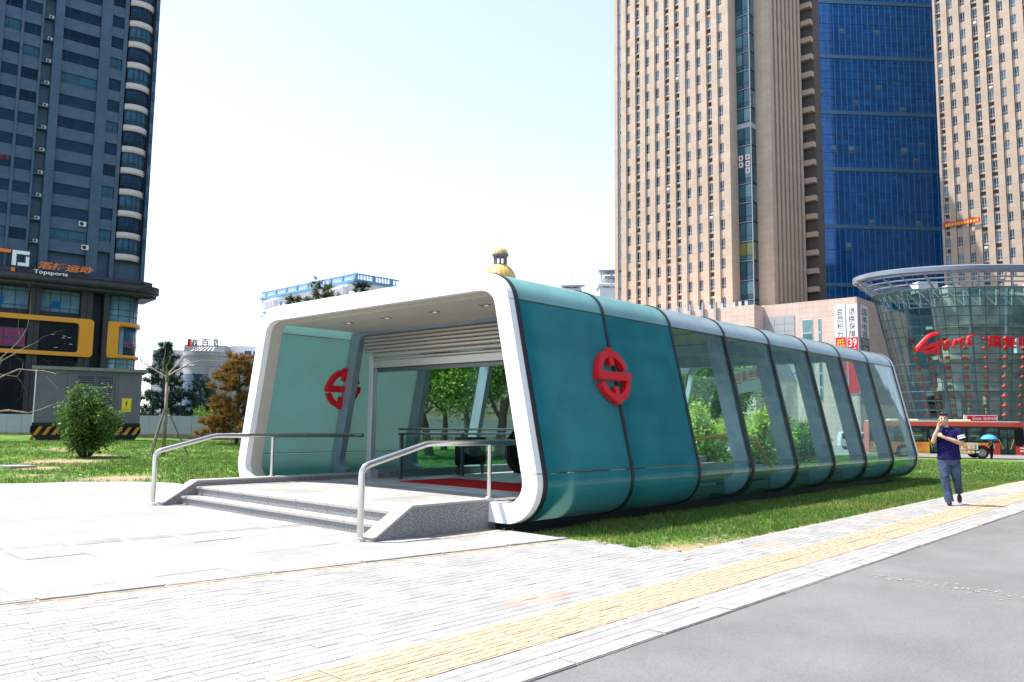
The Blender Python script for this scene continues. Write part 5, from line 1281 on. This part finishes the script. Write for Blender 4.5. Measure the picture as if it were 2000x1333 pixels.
# the shrub in front of the kiosk: many stems from the ground
def shrub(name, label, cat, loc, h, wd, leaf, lsz, nleaf, stems=16, grp=None, conic=.75):
    t = thing(name, label, cat, loc, rg.random()*6, grp); mb = MB(); C_ = []
    for k in range(stems):
        a = rg.random()*6.283; q = rg.random()**.6; top = Vector((math.cos(a)*q*wd*.62, math.sin(a)*q*wd*.62, h*(1-conic*.55*q*q)*(.72+.28*rg.random()) if k else h)); b0 = Vector((math.cos(a)*.10*wd*q, math.sin(a)*.10*wd*q, -.05)); md = b0.lerp(top, .5)+Vector((math.cos(a), math.sin(a), 0))*wd*.10*q
        P = [b0, md, top]; mb.tube(P, [.022, .014, .005], 5, cap=False)
        for j in range(11):
            u = .16+.84*(j+rg.random())/11; p = b0.lerp(md, u*2) if u < .5 else md.lerp(top, u*2-1); d = Vector(rg.normal(size=3)); d.z = abs(d.z)*.5+.15; d.normalize(); l = wd*.26*(1.15-u*.8)*(.5+.8*rg.random()); e = p+d*l
            mb.tube([p, e], [.006, .002], 3, cap=False)
            for i in range(4): C_.append(tuple(p.lerp(e, .25+.25*i)))
    mb.obj('stems', 'bark', t, 'all', fix=False); P = np.array(C_); idx = rg.integers(0, len(P), nleaf); Cn = P[idx]+rg.normal(size=(nleaf, 3))*lsz*.8; Cn = Cn[Cn[:, 2] > .06]
    link('crown', leafmesh('crown', Cn, None, lsz, leaf), t); return t
shrub('shrub', 'round leafy green shrub growing in front of the grey kiosk', 'shrub', (11.7, 33.05, hz(11.7, 33)), 2.85, 2.0, 'leaf_shrub', .12, 11000, 22)
# bare tree held by a tripod of stakes
pt = thing('propped_tree', 'young bare tree propped by a tripod of stakes on the lawn', 'tree', (14.6, 32.8, .0)); mb = MB(); tips = []
mb.tube([(0, 0, 0), (.03, 0, 1.6), (0, .02, 3.3)], [.085, .07, .06], 10)
for a, l, z in ((2.6, 1.3, 3.2), (5.6, 1.5, 3.25), (.2, 1.2, 3.3), (3.6, 1.0, 3.3), (4.6, 1.1, 3.0)):
    grow(mb, (0, .02, z), (math.cos(a)*.9, math.sin(a)*.9, .55), l, .042, 2, tips, spread=.6, up=.10, fork=(1, 2), shrink=.75)
mb.obj('trunk', 'bark_pale', pt, 'all', fix=False)
for a in (-2.55, -.45, 1.6): MB().tube([(.9*math.cos(a)*1.1, .9*math.sin(a)*1.1, -.05), (.05*math.cos(a), .05*math.sin(a), 1.95)], .032, 7).obj('stake', 'stake', pt)
MB().tube([(.0, -.1, 1.82), (.1, 0, 1.85), (0, .1, 1.83), (-.1, 0, 1.86), (0, -.1, 1.84)], .035, 6).obj('rope_tie', 'stake', pt)
# pale bare branches reaching in from the left
bt_ = gp(-75, 21); tb2 = thing('bare_tree', 'pale bare tree whose branches reach in at the left edge', 'tree', bt_, 0); mb = MB(); tips = []
mb.tube([(0, 0, -.05), (.05, 0, 1.0), (.15, -.05, 1.9)], [.10, .085, .07], 9)
rx, ry = RT.x, RT.y
for l, z, e, k in ((1.7, 1.7, .55, 1), (1.5, 1.9, .9, 1), (1.4, 1.6, .25, 1), (1.3, 1.9, 1.2, -.4), (1.4, 1.8, .6, .7)):
    grow(mb, (.15, -.05, z), (rx*k, ry*k, e), l, .032, 4, tips, spread=.75, up=.05, fork=(1, 2), shrink=.66)
mb.obj('trunk', 'bark_pale', tb2, 'all', fix=False)
# conifers beyond the hoarding, left of the entrance
conifer('pine_tree', 'tall blue green pine standing right of the dark tower', gp(316, 63), 7.6, 2.0, 'needle_blue', n=16000, ndl=.46, power=.6, whorls=15)
conifer('pine_tree', 'dark spreading pine in front of the store with the blue glass', gp(389, 64), 5.0, 1.7, 'needle_dark', n=6000, ndl=.42, power=.45, whorls=10)
conifer('pine_tree', 'small slender blue green conifer left of the rusty pine', gp(414, 66), 4.2, .75, 'needle_blue', n=2400, ndl=.3, power=.8)
conifer('pine_tree', 'bushy pine with rust brown needles beside the white portal', gp(463, 44), 4.9, 1.75, 'needle_rust', n=20000, ndl=.36, power=.35, whorls=13)
leafy('shrub', 'pale blossoming shrub behind the hoarding near the blue glass', 'shrub', gp(400, 62), 2.6, .6, 'leaf_green', .13, 1600, lv=3, r0=.025, trunks=4, spread=.6, clump=.2, lean=.4)
for px_, d_, yt, lf, rd, lab in ((622, 52, 551, 'needle_olive', 2.3, 'olive green pine crown rising above the white portal'), (697, 54, 547, 'needle_dark', 1.4, 'dark pine crown right of the olive one above the portal'), (563, 50, 574, 'needle_olive', .9, 'small pine top at the left end of the portal roof'), (590, 53, 588, 'needle_rust', 1.6, 'rust tinged pine top low behind the portal roof')):
    q = gp(px_, d_); conifer('pine_tree', lab, q, zat(px_, yt, d_)-q[2], rd, lf, z0=.45, n=7000, ndl=.42, power=.45, whorls=12)
# leafy trees behind the entrance, seen through the doorway and the glass
for i, (px_, d_, h_, nl, lab) in enumerate(((842, 36, 5.6, 7000, 'leafy green tree seen left of centre through the doorway'), (905, 40, 6.0, 9000, 'leafy tree in the middle of the open doorway'), (975, 35, 5.6, 7000, 'forked leafy tree beside the escalator end in the doorway'), (868, 47, 6.2, 8000, 'taller leafy tree farther back behind the doorway'))):
    leafy('leafy_tree', lab, 'tree', gp(px_, d_), h_, .85, 'leaf_green', .19, nl+9000, lv=4, r0=.085, spread=.9, clump=.50, grp='leafy trees on the lawn behind the entrance')
for px_, d_, h_, nl, lf, lab in ((1385, 31, 2.35, 6000, 'leaf_bright', 'bright yellow green bush behind the first clear glass bay'), (1478, 33, 2.45, 6000, 'leaf_bright', 'bright yellow green bush behind the second clear glass bay'), (1560, 38, 2.2, 4000, 'leaf_green', 'darker green bush behind the third clear glass bay')):
    shrub('bush', lab, 'bush', gp(px_, d_), h_, 2.1, lf, .15, nl, 18)
for px_, d_, h_, lab in ((1375, 50, 6.0, 'dark leafy tree behind the left yellow green bush'), (1440, 54, 6.6, 'dark leafy tree between the two yellow green bushes'), (1325, 47, 5.6, 'dark leafy tree half hidden behind the teal wall')):
    leafy('leafy_tree', lab, 'tree', gp(px_, d_), h_, 1.0, 'leaf_green', .24, 12000, lv=4, r0=.10, spread=.9, clump=.6, grp='leafy trees on the lawn behind the entrance')
# ================================================================== PEOPLE
def loft(mb, secs, seg=20, mi=0):
    vs = []; fs = []
    for cx, cy, z, rx, ry in secs: vs += [(cx+rx*math.cos(2*PI*k/seg), cy+ry*math.sin(2*PI*k/seg), z) for k in range(seg)]
    for i in range(len(secs)-1):
        for k in range(seg): fs.append((i*seg+k, i*seg+(k+1) % seg, (i+1)*seg+(k+1) % seg, (i+1)*seg+k))
    fs += [tuple(range(seg-1, -1, -1)), tuple(range((len(secs)-1)*seg, len(secs)*seg))]; return mb.add(vs, fs, mi)
def limb(mb, pts, rad, seg=12):
    mb.tube(pts, rad, seg)
    for p, r in zip(pts, rad): mb.ball(p, r*.99, 12)
def hand(mb, wrist, palm_c, fdir, side, curl, s=1.):
    """palm, four unequal bent fingers and a thumb leaving the side of the palm"""
    wrist, palm_c, f, sd, cu = map(Vector, (wrist, palm_c, fdir, side, curl)); f.normalize(); sd.normalize(); cu.normalize()
    mb.tube([wrist, palm_c-f*.03*s, palm_c+f*.03*s], [.024*s, .030*s, .030*s], 10)
    for k, L_ in enumerate((.068, .078, .073, .056)):
        o = palm_c+f*.028*s+sd*(k-1.5)*.0185*s; a = o+f*L_*.5*s+cu*.006; e = a+(f*.55+cu*.8).normalized()*L_*.5*s; mb.tube([o-f*.02, o, a, e], [.0095*s, .0095*s, .009*s, .0075*s], 7); mb.ball(e, .0075*s, 6)
    o = palm_c-f*.02*s-sd*.026*s; a = o-sd*.022*s+f*.025*s+cu*.012; e = a+f*.03*s+cu*.012; mb.tube([palm_c-f*.03*s, o, a, e], [.013*s, .012*s, .011*s, .009*s], 7); mb.ball(e, .009*s, 6)
mp_ = on(2, 0, 1857, 987); mb_ang = math.atan2(mp_.y, mp_.x)
man = thing('person', 'person in navy polo shirt and jeans walking with one hand raised to the cheek', 'person', (mp_.x, mp_.y, .002), mb_ang-PI/2)
b = MB()
b.ball((-.058, -.005, 1.648), (.077, .095, .105), 18); b.ball((-.060, -.035, 1.585), (.056, .066, .066), 16); b.ball((-.061, -.055, 1.545), (.030, .035, .028), 12)
b.tube([(-.062, -.098, 1.645), (-.064, -.116, 1.612), (-.063, -.104, 1.603)], [.011, .017, .012], 8)                    # nose
for s_ in (-1, 1): b.ball((-.058+s_*.078, .012, 1.622), (.012, .022, .032), 10); b.ball((-.061+s_*.036, -.072, 1.60), (.028, .028, .025), 10)
b.ball((-.062, -.093, 1.572), (.026, .012, .012), 10)
b.tube([(-.005, .03, 1.40), (-.02, .02, 1.47), (-.05, .005, 1.57)], [.07, .054, .052], 14)
loft(b, [(0, 0, .80, .14, .10), (0, 0, .92, .15, .10), (0, 0, 1.05, .14, .095), (0, 0, 1.25, .16, .10), (0, .01, 1.36, .15, .085), (0, .02, 1.42, .09, .065)])
E1, W1 = (.232, -.045, 1.165), (-.070, -.185, 1.288); E2, W2 = (-.250, -.10, 1.195), (-.158, -.148, 1.455)
limb(b, [(.15, .01, 1.37), (.205, -.01, 1.27), E1], [.046, .046, .043]); limb(b, [E1, (.10, -.135, 1.225), W1], [.043, .041, .028])
limb(b, [(-.15, .01, 1.37), (-.21, -.04, 1.27), E2], [.046, .046, .043]); limb(b, [E2, (-.212, -.13, 1.32), W2], [.044, .041, .028])
hand(b, W1, (-.118, -.178, 1.312), (-.8, .25, .45), (-.4, .2, -1), (0, 1, 0)); hand(b, W2, (-.146, -.135, 1.512), (.22, .12, 1), (-.5, -.9, 0), (.7, .5, .2))
limb(b, [(-.085, 0, .84), (-.075, -.06, .47), (-.015, -.09, .09)], [.075, .05, .038]); limb(b, [(.085, .02, .84), (.122, .03, .49), (.150, .31, .22)], [.075, .05, .038])
remeshed(b, 'body', 'skin', .0065, man, 4)
b = MB()
b.ball((-.057, .018, 1.672), (.085, .098, .098), 18); b.ball((-.065, -.06, 1.735), (.066, .05, .036), 12); b.ball((-.03, -.062, 1.73), (.05, .045, .034), 12); b.ball((-.056, .05, 1.61), (.070, .055, .07), 12)
for _ in range(70):
    a = rg.random()*6.28; t_ = rg.random()*1.1; p = Vector((-.057+.083*math.sin(t_)*math.cos(a), .015+.097*math.sin(t_)*math.sin(a), 1.672+.098*math.cos(t_))); q = (p-Vector((-.057, .015, 1.66))).normalized(); b.tube([p-q*.02, p+q*.014+Vector((.006*rg.normal(), -.008, .004))], [.013, .004], 5)
h_ = remeshed(b, 'hair', 'hair', .007, man, 1)
for s_ in (-1, 1):
    MB().ball((-.060+s_*.031, -.090, 1.640), (.014, .008, .0055), 10).obj('eye', 'hair', man, True); MB().tube([(-.060+s_*.014, -.097, 1.660), (-.060+s_*.034, -.099, 1.666), (-.060+s_*.052, -.088, 1.658)], [.004, .0055, .003], 6).obj('eyebrow', 'hair', man, True)
MB().tube([(-.085, -.094, 1.572), (-.063, -.106, 1.568), (-.040, -.096, 1.575)], [.003, .006, .003], 6).obj('mouth', 'sign_pink', man, True)
b = MB()
loft(b, [(.005, 0, .862, .212, .142), (.005, 0, .95, .200, .138), (0, 0, 1.08, .190, .134), (0, 0, 1.22, .196, .138), (0, .005, 1.33, .205, .138), (0, .01, 1.405, .195, .118), (-.005, .02, 1.45, .125, .09), (-.01, .022, 1.475, .075, .07)], 28)
b.tube([(.14, .01, 1.405), (.19, 0, 1.355), (.236, -.022, 1.222)], [.085, .084, .088], 16); b.tube([(-.14, .01, 1.40), (-.19, -.015, 1.34), (-.234, -.062, 1.245)], [.085, .082, .084], 16)
for k in range(14): x = rg.uniform(-.17, .17); z = rg.uniform(.9, 1.3); b.tube([(x, -.13, z), (x+rg.normal()*.05, -.139, z+.06), (x+rg.normal()*.09, -.13, z+.12)], [.006, .013, .005], 6)
remeshed(b, 'shirt', 'navy_shirt', .010, man, 3)
for t_ in (.38, .66):
    c_ = Vector((.19, 0, 1.355)).lerp(Vector((.236, -.022, 1.222)), t_); d_ = (Vector((.236, -.022, 1.222))-Vector((.19, 0, 1.355))).normalized(); MB().tube([c_-d_*.013, c_+d_*.013], [.0885, .0895], 20, cap=False).obj('sleeve_stripe', 'white_cloth', man, True)
MB().tube([(-.085, -.03, 1.482), (-.05, -.085, 1.455), (-.012, -.118, 1.385), (.03, -.085, 1.455), (.068, -.03, 1.482), (.03, .08, 1.495), (-.05, .08, 1.495), (-.085, -.03, 1.482)], .012, 7).obj('collar', 'navy_shirt', man, True)
b = MB().tube([Vector(W1)+Vector((.015, .006, -.004)), Vector(W1)+Vector((.036, .012, -.012))], [.034, .034], 14, cap=False); b.obj('wristwatch', 'steel', man, True)
b = MB()
loft(b, [(0, 0, .90, .17, .12), (0, 0, .84, .185, .13), (0, 0, .76, .175, .12)], 20)
b.tube([(-.088, 0, .84), (-.080, -.03, .65), (-.076, -.06, .47), (-.045, -.075, .27), (-.015, -.085, .065)], [.108, .098, .080, .074, .078], 16); b.tube([(.088, .01, .84), (.108, .02, .65), (.122, .028, .49), (.138, .17, .35), (.150, .305, .235)], [.108, .098, .082, .070, .068], 16)
for k in range(22):
    z = rg.choice((.10, .14, .42, .48, .52, .80))+rg.normal()*.02; s_ = -1 if rg.random() < .6 else 1; x = -.05 if s_ < 0 else .12; a = rg.uniform(2.6, 6.8); r = .078; cx = x+(-.03 if z > .4 else .02)*(s_ < 0); cy = -.06 if s_ < 0 else .03
    if s_ > 0 and z < .4: continue
    b.tube([(cx+r*math.cos(a), cy+r*math.sin(a), z), (cx+r*math.cos(a+.5), cy+r*math.sin(a+.5), z+.012), (cx+r*math.cos(a+1), cy+r*math.sin(a+1), z-.006)], [.006, .013, .006], 6)
remeshed(b, 'jeans', 'jeans', .009, man, 3)
for c_, r_, an in (((-.022, -.150, .045), (.048, .135, .043), 0), ((.154, .345, .105), (.045, .10, .042), -1.05)):
    T = Matrix.Translation(c_) @ Matrix.Rotation(an, 4, 'X'); b = MB().ball((0, 0, 0), r_, 18, T=T); b.ball((0, .07, .03), (.042, .05, .045), 12, T=T); remeshed(b, 'shoe', 'shoe', .008, man, 3)

wp_ = plan(1934, 64.2); wz = hz(wp_.x, wp_.y)-.02
wm = thing('person', 'person in dark clothes with one pale sleeve walking under the blue umbrella', 'person', (wp_.x, wp_.y, wz), mb_ang-PI/2+.5)
b = MB()
b.ball((0, -.01, 1.50), (.070, .088, .10), 14); b.ball((.0, -.04, 1.44), (.05, .055, .055), 12); b.tube([(0, -.09, 1.505), (0, -.112, 1.475)], [.01, .014], 6); b.tube([(0, .02, 1.28), (0, .01, 1.44)], [.055, .045], 12)
loft(b, [(0, 0, .75, .13, .09), (0, 0, 1.0, .12, .09), (0, 0, 1.2, .15, .09), (0, .01, 1.30, .10, .07)])
limb(b, [(.14, 0, 1.25), (.20, -.02, 1.03), (.20, -.10, .83)], [.045, .038, .026]); hand(b, (.20, -.10, .83), (.20, -.115, .78), (0, -.3, -1), (0, 1, 0), (-1, 0, 0))
limb(b, [(-.14, 0, 1.25), (-.19, -.07, 1.03), (-.13, -.20, 1.19)], [.045, .038, .026]); hand(b, (-.13, -.20, 1.19), (-.125, -.215, 1.235), (.2, .1, 1), (0, -1, 0), (.6, .8, 0))
limb(b, [(-.075, 0, .78), (-.08, -.05, .42), (-.07, -.02, .06)], [.07, .046, .034]); limb(b, [(.075, 0, .78), (.09, .06, .42), (.09, .16, .08)], [.07, .046, .034])
remeshed(b, 'body', 'skin', .009, wm, 3)
b = MB().ball((0, .015, 1.525), (.082, .095, .09), 14); b.ball((0, .06, 1.42), (.075, .05, .12), 12); remeshed(b, 'hair', 'hair', .010, wm, 3)
b = MB(); loft(b, [(0, 0, .70, .18, .13), (0, 0, .95, .155, .115), (0, 0, 1.18, .175, .115), (0, .01, 1.29, .13, .09), (0, .015, 1.33, .07, .065)]); b.tube([(-.12, 0, 1.25), (-.19, -.06, 1.05)], [.066, .06], 10); remeshed(b, 'jacket', 'dark_cloth', .013, wm, 3)
MB().tube([(.12, 0, 1.26), (.195, -.02, 1.05), (.198, -.08, .88)], [.066, .058, .045], 12).obj('pale_sleeve', 'white_cloth', wm, True)
b = MB(); loft(b, [(0, 0, .82, .16, .115), (0, 0, .70, .155, .11)]); b.tube([(-.078, 0, .76), (-.082, -.05, .42), (-.07, -.02, .07)], [.09, .07, .06], 12); b.tube([(.078, 0, .76), (.092, .06, .42), (.09, .15, .10)], [.09, .07, .06], 12); remeshed(b, 'trousers', 'dark_cloth', .012, wm, 3)
for c_ in ((-.07, -.07, .04), (.09, .12, .05)): MB().ball(c_, (.042, .11, .038), 12).obj('shoe', 'shoe', wm, True)
up_ = wm.matrix_basis @ Vector((-.13, -.21, 0))
um = thing('umbrella', 'sky blue umbrella held open in front of the bus door', 'umbrella', (wp_.x-.10*RT.x*1.6, wp_.y-.10*RT.y*1.6, wz+1.16), 0)
R_ = .60; seg = 8; vs = [(0, 0, .82)]; rings = [(.22, .79), (.42, .70), (.56, .55), (.60, .46)]
b = MB()
for k in range(seg):
    V = [(0, 0, .82)]; 
    for r, z in rings:
        for f_ in range(4):
            a = 2*PI*(k+f_/3)/seg; sag = 1-.05*math.sin(PI*f_/3); V.append((r*sag*math.cos(a), r*sag*math.sin(a), z-.012*math.sin(PI*f_/3)))
    F = [(0, 1+f_, 2+f_) for f_ in range(3)]
    for i in range(len(rings)-1):
        for f_ in range(3): F.append((1+i*4+f_, 1+(i+1)*4+f_, 2+(i+1)*4+f_, 2+i*4+f_))
    MB().add(V, F).obj('canopy_panel', 'umbrella_blue', um, 'all', fix=False); a = 2*PI*k/seg
    MB().tube([(0, 0, .80)]+[(r*.985*math.cos(a), r*.985*math.sin(a), z-.012) for r, z in rings], .005, 4).obj('rib', 'dark_steel', um)
MB().tube([(0, 0, .88), (0, 0, .05)], .009, 8).obj('shaft', 'steel', um, True); MB().tube([(0, 0, .07), (0, 0, -.05), (.02, 0, -.08), (.05, 0, -.07)], .013, 8).obj('handle', 'rubber', um, True)
